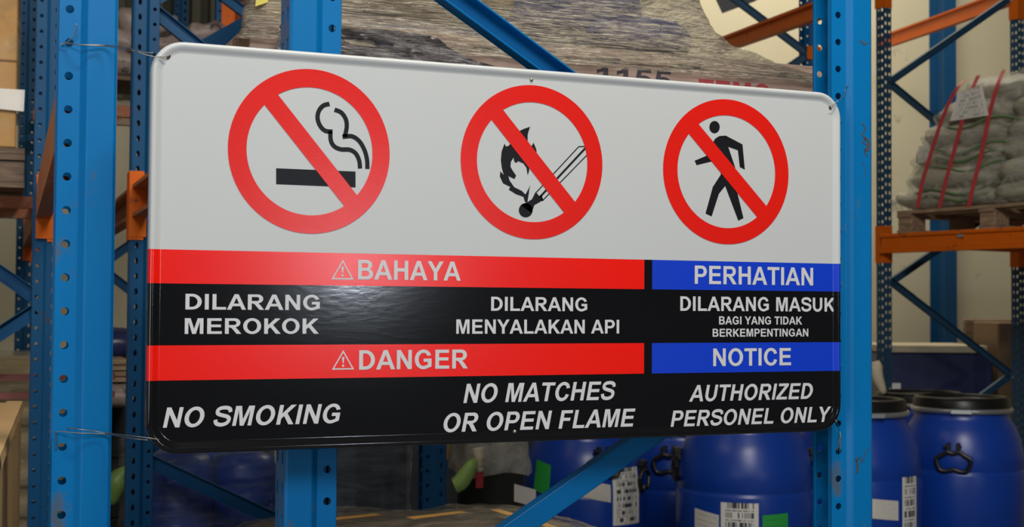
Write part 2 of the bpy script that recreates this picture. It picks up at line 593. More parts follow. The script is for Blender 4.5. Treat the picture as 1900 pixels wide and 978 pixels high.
def arc(cx, cy, rx, ry, a0, a1, n=14):
    return [(cx + rx * math.cos(math.radians(a0 + (a1 - a0) * k / n)), cy + ry * math.sin(math.radians(a0 + (a1 - a0) * k / n))) for k in range(n + 1)]


def stroke(pts, w_):
    pts = [Vector(p) for p in pts]
    l, r = [], []
    for i, p in enumerate(pts):
        if i == 0:
            nrm = (pts[1] - p).normalized()
            k = 1
        elif i == len(pts) - 1:
            nrm = (p - pts[-2]).normalized()
            k = 1
        else:
            d0, d1 = (p - pts[i - 1]).normalized(), (pts[i + 1] - p).normalized()
            nrm = (d0 + d1).normalized()
            k = 1 / max(0.5, nrm.dot(d1))
        q = Vector((-nrm.y, nrm.x)) * w_ / 2 * k
        l.append(p + q)
        r.append(p - q)
    return [tuple(p) for p in l + r[::-1]]


def smooth(pts, n=6):
    """Catmull-Rom through the points"""
    P = [Vector(p) for p in pts]
    P = [P[0] * 2 - P[1]] + P + [P[-1] * 2 - P[-2]]
    out = []
    for i in range(1, len(P) - 2):
        for k in range(n):
            t = k / n
            a, b, c, d = P[i - 1:i + 3]
            out.append(0.5 * ((2 * b) + (c - a) * t + (2 * a - 5 * b + 4 * c - d) * t * t + (3 * b - a - 3 * c + d) * t ** 3))
    out.append(P[-2])
    return out


# heavy grotesque capitals drawn on a cap height of 1: (advance, [[outline, hole...], ...])
s, h = 0.205, 0.168


def rect(x0, y0, x1, y1):
    return [(x0, y0), (x1, y0), (x1, y1), (x0, y1)]


GL = {}
GL['I'] = (0.39, [[rect(0.095, 0, 0.095 + s, 1)]])
GL['L'] = (0.85, [[[(0.1, 0), (0.81, 0), (0.81, h), (0.1 + s, h), (0.1 + s, 1), (0.1, 1)]]])
GL['E'] = (0.93, [[[(0.1, 0), (0.87, 0), (0.87, h), (0.305, h), (0.305, 0.43), (0.82, 0.43), (0.82, 0.598), (0.305, 0.598), (0.305, 1 - h), (0.85, 1 - h), (0.85, 1), (0.1, 1)]]])
GL['F'] = (0.85, [[[(0.1, 0), (0.305, 0), (0.305, 0.42), (0.72, 0.42), (0.72, 0.588), (0.305, 0.588), (0.305, 1 - h), (0.8, 1 - h), (0.8, 1), (0.1, 1)]]])
GL['T'] = (0.85, [[[(0.325, 0), (0.53, 0), (0.53, 1 - h), (0.83, 1 - h), (0.83, 1), (0.025, 1), (0.025, 1 - h), (0.325, 1 - h)]]])
GL['H'] = (1.0, [[[(0.1, 0), (0.305, 0), (0.305, 0.435), (0.7, 0.435), (0.7, 0), (0.905, 0), (0.905, 1), (0.7, 1), (0.7, 0.605), (0.305, 0.605), (0.305, 1), (0.1, 1)]]])
GL['N'] = (1.0, [[[(0.1, 0), (0.29, 0), (0.29, 0.66), (0.7, 0), (0.905, 0), (0.905, 1), (0.715, 1), (0.715, 0.35), (0.305, 1), (0.1, 1)]]])
GL['M'] = (1.16, [[[(0.1, 0), (0.287, 0), (0.287, 0.79), (0.485, 0), (0.68, 0), (0.878, 0.79), (0.878, 0), (1.065, 0), (1.065, 1), (0.765, 1), (0.583, 0.32), (0.4, 1), (0.1, 1)]]])
GL['A'] = (1.0, [[[(0, 0), (0.218, 0), (0.3, 0.23), (0.7, 0.23), (0.787, 0), (1.005, 0), (0.61, 1), (0.395, 1)], [(0.362, 0.395), (0.5, 0.77), (0.638, 0.395)]]])
GL['K'] = (1.0, [[[(0.1, 0), (0.305, 0), (0.305, 0.3), (0.43, 0.43), (0.735, 0), (1.0, 0), (0.575, 0.575), (0.975, 1), (0.7, 1), (0.305, 0.56), (0.305, 1), (0.1, 1)]]])
GL['Y'] = (0.93, [[[(0.365, 0), (0.57, 0), (0.57, 0.42), (0.935, 1), (0.7, 1), (0.47, 0.61), (0.235, 1), (0, 1), (0.365, 0.42)]]])
GL['Z'] = (0.85, [[[(0.02, 0), (0.82, 0), (0.82, h), (0.29, h), (0.81, 0.85), (0.81, 1), (0.07, 1), (0.07, 1 - h), (0.535, 1 - h), (0.02, 0.16)]]])
GL['O'] = (1.086, [[arc(0.543, 0.5, 0.48, 0.515, 0, 360, 40)[:-1], arc(0.543, 0.5, 0.268, 0.345, 0, 360, 36)[:-1]]])
GL['D'] = (1.0, [[[(0.1, 0), (0.44, 0)] + arc(0.44, 0.5, 0.495, 0.5, -90, 90, 22) + [(0.1, 1)],
                 [(0.305, h), (0.305, 1 - h), (0.42, 1 - h)] + arc(0.42, 0.5, 0.30, 0.5 - h, 90, -90, 20)[1:]]])
GL['P'] = (0.93, [[[(0.1, 0), (0.305, 0), (0.305, 0.375), (0.56, 0.375)] + arc(0.56, 0.6875, 0.32, 0.3125, -90, 90, 16) + [(0.1, 1)],
                  [(0.305, 0.54), (0.305, 0.835), (0.54, 0.835)] + arc(0.54, 0.6875, 0.13, 0.1475, 90, -90, 12)[1:]]])
GL['R'] = (1.0, [[[(0.1, 0), (0.305, 0), (0.305, 0.415), (0.36, 0.415), (0.46, 0.36), (0.72, 0), (0.97, 0), (0.78, 0.28), (0.66, 0.42)] +
                 arc(0.62, 0.715, 0.295, 0.285, -70, 90, 14) + [(0.1, 1)],
                 [(0.305, 0.57), (0.305, 0.835), (0.585, 0.835)] + arc(0.585, 0.7025, 0.12, 0.1325, 90, -90, 10)[1:]]])
GL['B'] = (1.0, [[[(0.1, 0), (0.62, 0)] + arc(0.62, 0.285, 0.315, 0.285, -90, 60, 14) + arc(0.57, 0.75, 0.31, 0.25, -48, 90, 12) + [(0.1, 1)],
                 [(0.305, 0.165), (0.305, 0.44), (0.585, 0.44)] + arc(0.585, 0.3025, 0.135, 0.1375, 90, -90, 10)[1:],
                 [(0.305, 0.60), (0.305, 0.835), (0.55, 0.835)] + arc(0.55, 0.7175, 0.115, 0.1175, 90, -90, 10)[1:]]])
GL['U'] = (1.0, [[[(0.095, 1)] + [(0.095, 0.40)] + arc(0.5, 0.40, 0.405, 0.417, 180, 360, 20)[1:] + [(0.905, 1), (0.7, 1)] +
                 arc(0.5, 0.38, 0.2, 0.222, 360, 180, 16) + [(0.3, 1)]]])
GL['C'] = (1.0, [[arc(0.53, 0.5, 0.465, 0.515, 40, 320, 34) + [(0.70, 0.335)] + arc(0.53, 0.5, 0.255, 0.345, 318, 42, 30)[2:-2] + [(0.70, 0.665)]]])
GL['C'] = (1.0, [[[(0.935, 0.70)] + arc(0.53, 0.5, 0.465, 0.515, 38, 322, 34)[1:-1] + [(0.945, 0.315), (0.745, 0.365)] +
                 arc(0.53, 0.5, 0.255, 0.345, 318, 42, 30)[1:-1] + [(0.735, 0.655)]]])
GL['G'] = (1.086, [[[(0.955, 0.72)] + arc(0.54, 0.5, 0.475, 0.515, 40, 300, 34)[1:-1] + [(0.98, 0.125), (0.98, 0.54), (0.545, 0.54), (0.545, 0.37), (0.775, 0.37), (0.775, 0.225)] +
                  arc(0.54, 0.5, 0.265, 0.345, 300, 44, 30)[1:-1] + [(0.755, 0.675)]]])
sc = smooth([(0.805, 0.70), (0.765, 0.84), (0.63, 0.915), (0.46, 0.93), (0.28, 0.905), (0.165, 0.815), (0.165, 0.68), (0.27, 0.595), (0.46, 0.54),
             (0.665, 0.485), (0.785, 0.40), (0.80, 0.26), (0.70, 0.135), (0.49, 0.075), (0.27, 0.11), (0.165, 0.21), (0.135, 0.33)], 4)
GL['S'] = (0.93, [[stroke(sc, 0.185)]])
GL['1'] = (0.78, [[[(0.37, 0), (0.565, 0), (0.565, 1), (0.41, 1), (0.28, 0.84), (0.12, 0.78), (0.12, 0.6), (0.37, 0.72)]]])
GL['5'] = (0.78, [[[(0.16, 1), (0.70, 1), (0.70, 0.83), (0.31, 0.83), (0.285, 0.65)] + arc(0.40, 0.34, 0.33, 0.34, 110, -165, 20) +
                  [(0.25, 0.26)] + arc(0.40, 0.34, 0.15, 0.19, -140, 125, 14) + [(0.25, 0.47), (0.08, 0.49)]]])
GL[' '] = (0.40, [])


def layout(text):
    x, out = 0.0, []
    for ch in text:
        adv, cons = GL[ch]
        for grp in cons:
            out.append([[(px_ + x, py_) for px_, py_ in c] for c in grp])
        x += adv
    xs = [p[0] for g in out for p in g[0]]
    x0, x1 = min(xs), max(xs)
    return out, x0, x1


def write(text, l, r, name='lettering', mat=None, italic=0.0, label=None):
    """l, r = (px, y_top, y_base) of the line's two ends"""
    out, x0, x1 = layout(text)
    if italic:
        out = [[[(p[0] + italic * p[1], p[1]) for p in c] for c in g] for g in out]
        xs = [p[0] for g in out for p in g[0]]
        x0, x1 = min(xs), max(xs)
    # baselines and cap lines are level on the sign: average the two ends
    zb = (S(l[0], l[2]).y + S(r[0], r[2]).y) / 2
    zt = (S(l[0], l[1]).y + S(r[0], r[1]).y) / 2
    xa, xb = S(l[0], l[2]).x, S(r[0], r[1]).x
    kx, kz = (xb - xa) / (x1 - x0), zt - zb
    out = [[[(xa + (p[0] - x0) * kx, zb + p[1] * kz) for p in c] for c in g] for g in out]
    return decal(name, out, mat or M['letter'], 0.0005, label)


LINES = [
    ('BAHAYA', (664, 482, 518.6), (855, 486, 520.8), 0),
    ('DILARANG', (343.8, 545.7, 575.3), (593.4, 547, 574.5), 0),
    ('MEROKOK', (342.5, 591.2, 620), (591.7, 590.4, 619), 0),
    ('DANGER', (666, 649.6, 685.3), (868, 649, 684.4), 0),
    ('NO SMOKING', (302, 757, 793.6), (632, 748.5, 785), 0.2),
    ('DILARANG', (911, 551.2, 577.4), (1089.4, 551.7, 577), 0),
    ('MENYALAKAN API', (846.3, 593.3, 619.5), (1148.7, 592.9, 618.7), 0),
    ('NO MATCHES', (859.6, 712.3, 747.5), (1142, 707.6, 742), 0.2),
    ('OR OPEN FLAME', (822.7, 766.4, 802), (1178.8, 758.7, 791.3), 0.2),
    ('PERHATIAN', (1288.8, 493, 527), (1508.4, 496.8, 529.5), 0),
    ('DILARANG MASUK', (1262, 549.6, 576), (1549, 553, 579), 0),
    ('BAGI YANG TIDAK', (1334, 587, 602), (1488, 587.6, 602.3), 0),
    ('BERKEMPENTINGAN', (1322, 610, 624.4), (1499.4, 610, 624.8), 0),
    ('NOTICE', (1323, 646.5, 678.8), (1467.5, 646, 678.4), 0),
    ('AUTHORIZED', (1278, 714.4, 744.7), (1508, 711, 740.6), 0.2),
    ('PERSONEL ONLY', (1244, 761.4, 791.7), (1542, 755, 783), 0.2),
]
for t_, l_, r_, it in LINES:
    write(t_, l_, r_, italic=it)

for tri in (((614.8, 518.0), (656, 519), (635.5, 481.7)), ((615.7, 686), (657, 685.5), (636, 649.6))):
    P = [S(*p) for p in tri]
    P[1].y = P[0].y = (P[0].y + P[1].y) / 2
    P[2].x = (P[0].x + P[1].x) / 2
    c = (P[0] + P[1] + P[2]) / 3
    inner = [c + (p - c) * 0.80 for p in P]
    H_ = P[2].y - P[0].y
    ex = [(c.x - 0.0020, P[2].y - H_ * 0.36), (c.x + 0.0020, P[2].y - H_ * 0.36), (c.x + 0.0007, P[2].y - H_ * 0.68), (c.x - 0.0007, P[2].y - H_ * 0.68)]
    dot = arc(c.x, P[0].y + H_ * 0.20, 0.0018, 0.0018, 0, 360, 12)[:-1]
    decal('warning_triangle', [[[tuple(p) for p in P], [tuple(p) for p in inner]], [ex], [dot]], M['letter'], 0.0005)

# prohibition rings (true circles on the sheet) with their bars, over the black symbols
RO, RI = 0.1247, 0.0971
CIRC = [(0.23656, 0.449), (0.60296, 0.4496), (0.96598, 0.4501)]
BARS = [((491, 194.8), (640.3, 384.3), (515.5, 175.6), (664, 364.6)),
        ((911.6, 222), (1047.6, 396.2), (932.7, 203.4), (1068.4, 376.9)),
        ((1278.4, 248.8), (1407.2, 406.2), (1296.3, 230.9), (1425.1, 386.5))]
for (cx, cz), B in zip(CIRC, BARS):
    ring = [arc(cx, cz, RO, RO, 0, 360, 96)[:-1], arc(cx, cz, RI, RI, 0, 360, 96)[:-1]]
    q = [S(*p) for p in B]
    d = ((q[1] - q[0]) + (q[3] - q[2])).normalized()
    e = 0.012
    quad = [q[0] - d * e, q[1] + d * e, q[3] + d * e, q[2] - d * e]
    o1 = decal('prohibition_ring', [ring], M['ring_red'], 0.0006)
    decal('prohibition_bar', [[[tuple(p) for p in quad]]], M['ring_red'], 0.00075, parent=sign)

# cigarette and smoke
C1 = lambda x, y: tuple(S(270 + x * 0.4092, 70 + y * 0.4092))
C2 = lambda x, y: tuple(S(800 + x * 0.3578, 120 + y * 0.3578))
C3 = lambda x, y: tuple(S(1180 + x * 0.3578, 150 + y * 0.3578))
decal('cigarette_symbol', [[[C1(592, 592), C1(592, 664), C1(952, 679), C1(952, 607)]]], M['ink'], 0.0004)
sm1 = smooth([C1(*p) for p in ((834, 300), (806, 308), (786, 332), (780, 365), (792, 400), (815, 422), (848, 426))], 6)
sm2 = smooth([C1(*p) for p in ((838, 424), (840, 465), (855, 492), (885, 506), (925, 508), (952, 524), (968, 555), (973, 593))], 6)
sm3 = smooth([C1(*p) for p in ((857, 326), (888, 340), (908, 370), (912, 405), (903, 450))], 6)
sm4 = smooth([C1(*p) for p in ((893, 449), (935, 447), (968, 468), (992, 508), (1004, 552), (1006, 595))], 6)
decal('smoke_symbol', [[stroke(sm1, 0.0068)], [stroke(sm2, 0.0068)], [stroke(sm3, 0.0068)], [stroke(sm4, 0.0068)]], M['ink'], 0.0004)
# flame and match
fl = [(513, 322), (480, 333), (455, 345), (430, 385), (402, 420), (388, 425), (380, 409), (365, 450), (361, 495), (366, 535), (376, 572), (358, 553), (356, 580),
      (372, 615), (410, 634), (402, 648), (440, 672), (478, 685), (487, 714), (499, 712), (507, 662), (508, 650), (514, 624), (496, 660), (488, 673),
      (470, 655), (430, 635), (406, 600), (400, 578), (432, 593), (440, 575), (424, 552), (411, 530), (413, 505), (426, 482), (432, 505), (443, 509),
      (450, 500), (478, 512), (494, 535), (500, 574), (508, 550), (508, 520), (530, 490), (548, 466), (545, 440), (531, 405), (518, 425), (500, 395), (500, 365), (505, 345)]
decal('flame_symbol', [[[C2(*p) for p in fl]]], M['ink'], 0.0004)
hd_ = [C2(490 + 36 * math.cos(a), 755 + 37 * math.sin(a)) for a in [math.radians(k * 15) for k in range(24)]]
nk = [C2(*p) for p in ((464, 728), (500, 712), (522, 698), (541, 660), (580, 702), (560, 714), (535, 728), (520, 770))]
st = []
for a, b, w_ in (((543, 664), (765, 425), .0017), ((765, 425), (806, 424), .0017), ((806, 424), (808, 468), .0017), ((808, 468), (576, 706), .0017),
                 ((562, 688), (800, 432), .0034), ((568, 676), (578, 706), .0030)):
    st.append([stroke([C2(*a), C2(*b)], w_)])
decal('match_symbol', [[hd_], [nk]] + st, M['ink'], 0.0004)
# walking figure
hd_ = [C3(407 + 27 * math.cos(a), 240 + 32 * math.sin(a)) for a in [math.radians(k * 15) for k in range(24)]]
bd = [(410, 300), (432, 286), (465, 284), (552, 330), (564, 460), (538, 447), (528, 360), (478, 342), (514, 450), (525, 580), (557, 712), (530, 725),
      (462, 545), (430, 585), (392, 703), (360, 688), (398, 550), (440, 485), (425, 412), (384, 420), (314, 437), (304, 414), (362, 390), (402, 360), (398, 320)]
decal('walking_figure_symbol', [[hd_], [[C3(*p) for p in bd]]], M['ink'], 0.0004)

# screw holes and the small nail heads
for px, py, r in ((311, 104, 0.0042), (1541, 199, 0.0042), (296, 818, 0.004), (1550, 780, 0.004)):
    c = S(px, py)
    decal('fixing_hole', [[arc(c.x, c.y, r, r, 0, 360, 20)[:-1]]], M['hole'], 0.0011)
for px, py in ((986, 148), (955, 801)):
    c = S(px, py)
    mb = MB()
    mb.lathe([(0.0001, 0.0028), (0.0018, 0.0024), (0.0030, 0.0008), (0.0032, 0)], 14)
    o = mb.build('rivet', M['screw'], sign, True)
    o.location = (c.x, FLAT - 0.0001, c.y)
    o.rotation_euler = (PI / 2, 0, 0)

# ------------------------------------------------------------------ racking
RANG = math.radians(1.9)                       # the racks stand a little askew of the sign
EX = Vector((math.cos(RANG), -math.sin(RANG), 0))
EY = Vector((math.sin(RANG), math.cos(RANG), 0))
RO_ = Vector((1.3075, 0.092, 0))                 # slotted face of the right post
LIPN, FACEN = 0.030, 0.038                     # half widths at the lips and the slotted face


def RK(u, v, z):
    return RO_ + EX * u + EY * v + Vector((0, 0, z))


def strip(mb, mp_, wid, length, cols, pitch, kind, n=12):
    """flat strip (0..wid) x (0..length) with a hole per pitch in each column; cols = [(centre, lo, hi, phase, rx, rz)]"""
    for c, lo, hi, ph, rx, rz in cols:
        z = -pitch + ph
        while z < length:
            z0, z1 = max(z, 0), min(z + pitch, length)
            if z1 > z0 + 1e-6:
                if z1 - z0 < pitch * 0.99:
                    mb.add([mp_(lo, z0), mp_(hi, z0), mp_(hi, z1), mp_(lo, z1)], [(0, 1, 2, 3)])
                else:
                    cz = (z0 + z1) / 2
                    outer, inner = [], []
                    for k in range(n):
                        a = 2 * PI * (k + 0.5) / n
                        ca, sa = math.cos(a), math.sin(a)
                        f = 1 / max(abs(ca), abs(sa))
                        ox = c + (hi - c if ca > 0 else c - lo) * ca * f
                        outer.append((ox, cz + (z1 - z0) / 2 * sa * f))
                        if kind == 'round':
                            inner.append((c + rx * ca, cz + rz * sa))
                        else:
                            inner.append((c + rx * max(-1, min(1, ca * f * 1.0)), cz + rz * max(-1, min(1, sa * f))))
                    # corner verts so that the cell closes exactly
                    vs = [mp_(*p) for p in outer] + [mp_(*p) for p in inner]
                    fs = [(k, (k + 1) % n, n + (k + 1) % n, n + k) for k in range(n)]
                    base_corners = []
                    mb.add(vs, fs)
                    for sx, sz in ((1, 1), (-1, 1), (-1, -1), (1, -1)):
                        cx_ = hi if sx > 0 else lo
                        czz = z1 if sz > 0 else z0
                        near = sorted(range(n), key=lambda k: (outer[k][0] - cx_) ** 2 + (outer[k][1] - czz) ** 2)[:2]
                        mb.add([mp_(cx_, czz), mp_(*outer[near[0]]), mp_(*outer[near[1]])], [(0, 1, 2)])
            z += pitch


def upright_mesh(name, height, phase, mat, n=12, pitch=0.05, side_slots=False):
    """C-shaped perforated upright; slotted face at u = 0 looking along +u, open towards -u; v = +-FACEN"""
    mb = MB()
    for sgn in (-1, 1):
        f, l = sgn * FACEN, sgn * LIPN
        H = height
        # side body, with the shallow crease, the step and the lip with its round holes, the returned edge
        body = () if side_slots else (((-0.004, f), (-0.040, f)),)
        if side_slots:
            strip(mb, lambda p, z, f=f: (-0.040 + p, f, z), 0.036, H, [(0.020, 0, 0.036, phase + 0.02, 0.0055, 0.010)], pitch, 'slot', n)
        for (a, b) in body + (((0, f * 0.93), (-0.004, f)), ((-0.040, f), (-0.0418, f - sgn * 0.0005)), ((-0.0418, f - sgn * 0.0005), (-0.0434, f - sgn * 0.0017)),
                                 ((-0.0434, f - sgn * 0.0017), (-0.0486, l + sgn * 0.0018)), ((-0.0486, l + sgn * 0.0018), (-0.0502, l + sgn * 0.0005)),
                                 ((-0.0502, l + sgn * 0.0005), (-0.052, l)), ((-0.0825, l), (-0.0835, l - sgn * 0.008))):
            mb.add([(a[0], a[1], 0), (b[0], b[1], 0), (b[0], b[1], H), (a[0], a[1], H)], [(0, 1, 2, 3)])
        strip(mb, lambda p, z, l=l: (-0.0825 + p, l, z), 0.0305, H, [(0.0145, 0, 0.0305, phase, 0.0062, 0.0062)], pitch, 'round', n)
    # slotted face
    fw = FACEN * 0.93
    strip(mb, lambda p, z: (0, p, z), 1, height, [(-0.020, -fw, 0, phase + 0.02, 0.0055, 0.011)], pitch, 'slot', n)
    strip(mb, lambda p, z: (0, p, z), 1, height, [(0.020, 0, fw, phase + 0.02, 0.0055, 0.011)], pitch, 'slot', n)
    me = bpy.data.meshes.new(name)
    bm = bmesh.new()
    vv = [bm.verts.new(p) for p in mb.v]
    for f_ in mb.f:
        try:
            bm.faces.new([vv[i] for i in f_])
        except ValueError:
            pass
    bmesh.ops.remove_doubles(bm, verts=bm.verts, dist=1e-5)
    bmesh.ops.recalc_face_normals(bm, faces=bm.faces)
    bm.to_mesh(me)
    bm.free()
    me.materials.append(mat)
    return me


def upright(me, parent, loc, face=1, label=None):
    o = bpy.data.objects.new('upright', me)
    COL.objects.link(o)
    o.parent = parent
    o.location = loc
    o.rotation_euler = (0, 0, 0 if face > 0 else PI)
    md = o.modifiers.new('sheet', 'SOLIDIFY')
    md.thickness = 0.0022
    md.offset = 0
    if label:
        o['label'] = label
    return o


def zpx(px, py, P):
    """height seen at row py above the ground point P"""
    d = (Vector((P.x, P.y, CAM.z)) - CAM)
    q = PD(px, py, 1) - CAM
    k = d.dot(Vector((FWD.x, FWD.y, 0))) / q.dot(Vector((FWD.x, FWD.y, 0)))
    return CAM.z + q.z * k


HU = 3.4
FRAME = thing('pallet_rack', 'bright blue rack frame carrying the right side of the sign, with two diagonal braces', 'rack', RO_, -RANG)
zr = zpx(1557, 78, RK(-0.07, -0.03, 0))
me_near = upright_mesh('upright_near', HU, (zr - 0.025) % 0.05, M['rack'], 16)
upright(me_near, FRAME, (0, 0, 0), 1)
UB = -1.083                                     # slotted face of the other post (faces left)
zb_ = zpx(610, 53, RK(UB + 0.07, -0.03, 0))
me_mid = upright_mesh('upright_mid', HU, (zb_ - 0.025) % 0.05, M['rack'], 16)
upright(me_mid, FRAME, (UB, 0, 0), -1)
# braces: open channels bolted between the lips
YB = RK(-0.5, 0, 0).y


def brace_px(a, b, parent, mat=M['rack'], w_=0.046, d_=0.026, Y=None):
    Y = YB if Y is None else Y
    pa, pb = PY(a[0], a[1], Y), PY(b[0], b[1], Y)
    inv = (Matrix.Translation(parent.location) @ Matrix.Rotation(parent.rotation_euler.z, 4, 'Z')).inverted()
    return inv @ pa, inv @ pb


for a, b, flip in (((600, -176), (1530, 512), 1), ((1530, 585), (575, 1252), -1)):
    pa, pb = brace_px(a, b, FRAME)
    mb = MB().beam(pa, pb, channel(0.036, 0.030, 0.003), Vector((0, -1, 0)) if flip > 0 else Vector((0, 1, 0)))
    o = mb.build('brace', M['rack'], FRAME)
    md = o.modifiers.new('edge', 'BEVEL')
    md.width = 0.0025 if flip > 0 else 0.008
    md.segments = 2
for z in (0.006,):
    for u in (-0.045, UB + 0.045):
        MB().box(u - 0.07, u + 0.07, -0.06, 0.06, 0, 0.006).build('foot_plate', M['rack'], FRAME)
for px, py in ((1527, 512), (1527, 585)):
    pass

# left post belongs to the neighbouring frame, which leaves the picture on the left
UL = UB - 0.262
FL = thing('pallet_rack', 'bright blue scuffed upright of the leftmost near rack, holding the left wires of the sign', 'rack', RK(UL, 0, 0), -RANG)
zl = zpx(131, 141, RK(UL - 0.07, -0.03, 0))
me_left = upright_mesh('upright_left', HU, (zl - 0.025) % 0.05, M['rack'], 16)
upright(me_left, FL, (0, 0, 0), 1)
MB().box(-0.115, 0.025, -0.06, 0.06, 0, 0.006).build('foot_plate', M['rack'], FL)

# frames further down the two rows
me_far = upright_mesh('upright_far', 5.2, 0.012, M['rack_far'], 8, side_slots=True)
ROWB = 'frames of the middle rack row'


def far_frame(u_l, u_r, v, label, faces=(-1, 1), mat=M['rack_far'], group=None, zs=(0.3, 1.05, 1.8, 2.55, 3.3, 4.05, 4.8), plates=True):
    f = thing('pallet_rack', label, 'rack', RK(u_l, v, 0), -RANG, group)
    W_ = u_r - u_l
    upright(me_far, f, (0, 0, 0), faces[0])
    upright(me_far, f, (W_, 0, 0), faces[1])
    k = 0
    for z0, z1 in zip(zs, zs[1:]):
        a, b = (0.07, W_ - 0.07) if k % 2 == 0 else (W_ - 0.07, 0.07)
        MB().beam((a, 0, z0 + 0.02), (b, 0, z1 - 0.02), channel(0.045, 0.025, 0.003), Vector((0, -1, 0))).build('brace', mat, f)
        k += 1
    for u in (0.045 if faces[0] < 0 else -0.045, W_ - 0.045):
        MB().box(u - 0.07, u + 0.07, -0.06, 0.06, 0, 0.006).build('foot_plate', mat, f)
    return f


V2 = 2.47
# the braces of the second left frame meet its post at row 150
zj = zpx(60, 150, RK(UL, V2, 0))
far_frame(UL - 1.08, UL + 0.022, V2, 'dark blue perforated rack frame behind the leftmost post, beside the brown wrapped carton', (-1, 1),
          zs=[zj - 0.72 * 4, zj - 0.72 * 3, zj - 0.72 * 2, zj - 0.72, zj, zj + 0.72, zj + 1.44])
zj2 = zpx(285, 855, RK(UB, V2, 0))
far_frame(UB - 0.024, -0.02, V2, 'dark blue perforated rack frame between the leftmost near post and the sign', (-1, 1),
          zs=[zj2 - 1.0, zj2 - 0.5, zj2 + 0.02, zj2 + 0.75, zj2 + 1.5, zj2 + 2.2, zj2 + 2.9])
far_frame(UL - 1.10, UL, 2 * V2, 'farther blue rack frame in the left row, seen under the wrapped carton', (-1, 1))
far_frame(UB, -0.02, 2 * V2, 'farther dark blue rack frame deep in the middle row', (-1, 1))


# beams along the rows, each with its two hook-on end connectors
def rack_beam(u, v0, v1, ztop, side, label, mat=M['orange_dusty'], cmat=M['orange'], h_=0.105, con=0.225, group=None, du=0.0, xr=None):
    """side = +1 when it hangs on the +u face"""
    b = thing('rack_rail', label, 'rack rail', RK(u, v0, ztop), -RANG - du / (v1 - v0), group)
    x0, x1 = (-0.075, -0.030) if side > 0 else (0.003, 0.048)
    xi = x0 if side > 0 else x1
    L_ = v1 - v0
    # stepped C-section open outwards: web, upper and lower flange
    sect = [(x0, -h_), (x1, -h_), (x1, -h_ + 0.012), (x0 + 0.006 if side > 0 else x0, -h_ + 0.012) if False else (x1, -h_ + 0.012)]
    mb = MB()
    if side > 0:
        pr = [(x0, 0), (x1, 0), (x1, -0.012), (x0 + 0.004, -0.016), (x0 + 0.004, -h_ + 0.016), (x1, -h_ + 0.012), (x1, -h_), (x0, -h_)]
    else:
        pr = [(x1, 0), (x1, -h_), (x0, -h_), (x0, -h_ + 0.012), (x1 - 0.004, -h_ + 0.016), (x1 - 0.004, -0.016), (x0, -0.012), (x0, 0)]
    n_ = len(pr)
    vs = [(p[0], y, p[1]) for y in (0.045, L_ - 0.045) for p in pr]
    fs = [(k, (k + 1) % n_, n_ + (k + 1) % n_, n_ + k) for k in range(n_)]
    for base in (0, n_):
        for tri in tessellate_polygon([[Vector((p[0], p[1], 0)) for p in pr]]):
            fs.append(tuple(base + i for i in tri))
    mb.add(vs, fs)
    mb.build('rail_channel', mat, b)
    for y, sg in ((0.0, 1), (L_, -1)):
        near = abs(v0) < 1e-6 and sg > 0        # the near ends are hooked on from the far side, flush with the beam
        cm = MB()
        # L plate: leg on the slotted face, leg round the side of the upright
        xa, xb = (0.002, 0.006) if side > 0 else (-0.006, -0.002)
        zt, zb = (0.0, -con) if near else (0.045, 0.045 - con)
        cm.box(xa, xb, y + (0.03 if near else -0.042), y + 0.046, zb, zt)
        yy = y - 0.0435
        xs, xe = (-0.04, 0.006) if side > 0 else (-0.006, 0.04)
        if not near:
            cm.box(xs, xe, yy - 0.0015, yy + 0.0015, zb, zt)
        # end plate welded to the beam
        cm.box(min(xa, x0), max(xb, x1), y + sg * 0.046 - 0.002, y + sg * 0.046 + 0.002, zb + 0.01, zt - 0.01)
        c = cm.build('end_connector', cmat, b)
        if near:
            continue
        hm = MB()
        for zz in (0.02, -0.095, -0.115, -0.135, -0.15):
            x_ = -0.03 if side > 0 else 0.03
            pts = [(x_ + 0.0035 * math.cos(a * PI / 4), yy - 0.0022, zz + 0.0035 * math.sin(a * PI / 4)) for a in range(8)]
            hm.add(pts, [tuple(range(8))])
        hm.build('peg_hole', M['hole'], c)
    return b


ZB = CAM.z + 0.375
DA, DB = 0.022, -0.024
rack_beam(UL, 0, V2, ZB, 1, 'dusty orange beam running back beside the leftmost near post', du=DA)
rack_beam(UL + DA, V2, 2 * V2, ZB, 1, 'farther orange beam of the left row, end on below the brown carton')
rack_beam(UL - 1.1, V2, 2 * V2, ZB, -1, 'outer orange beam of the left row, under the brown carton')
zc = zpx(257, 345, RK(UB, V2, 0))
rack_beam(UB, 0, V2, zc, -1, 'orange beam hooked on the post just left of the sign, running behind the sign', du=DB)
rack_beam(UB + DB, V2, 2 * V2, zc, -1, 'farther dusty beam seen in the gap left of the sign')
rack_beam(0, 0, V2, zc, 1, 'orange beam on the inner side of the right post, hidden under the wrapped crate')
rack_beam(0, V2, 2 * V2, zc, 1, 'farthest beam on the right side of the middle row')
zlo = BASE - 1.02
# upper beam level, far bay: seen above the sign's left corner
zu = zpx(410, 22, RK(0, V2 * 2, 0))


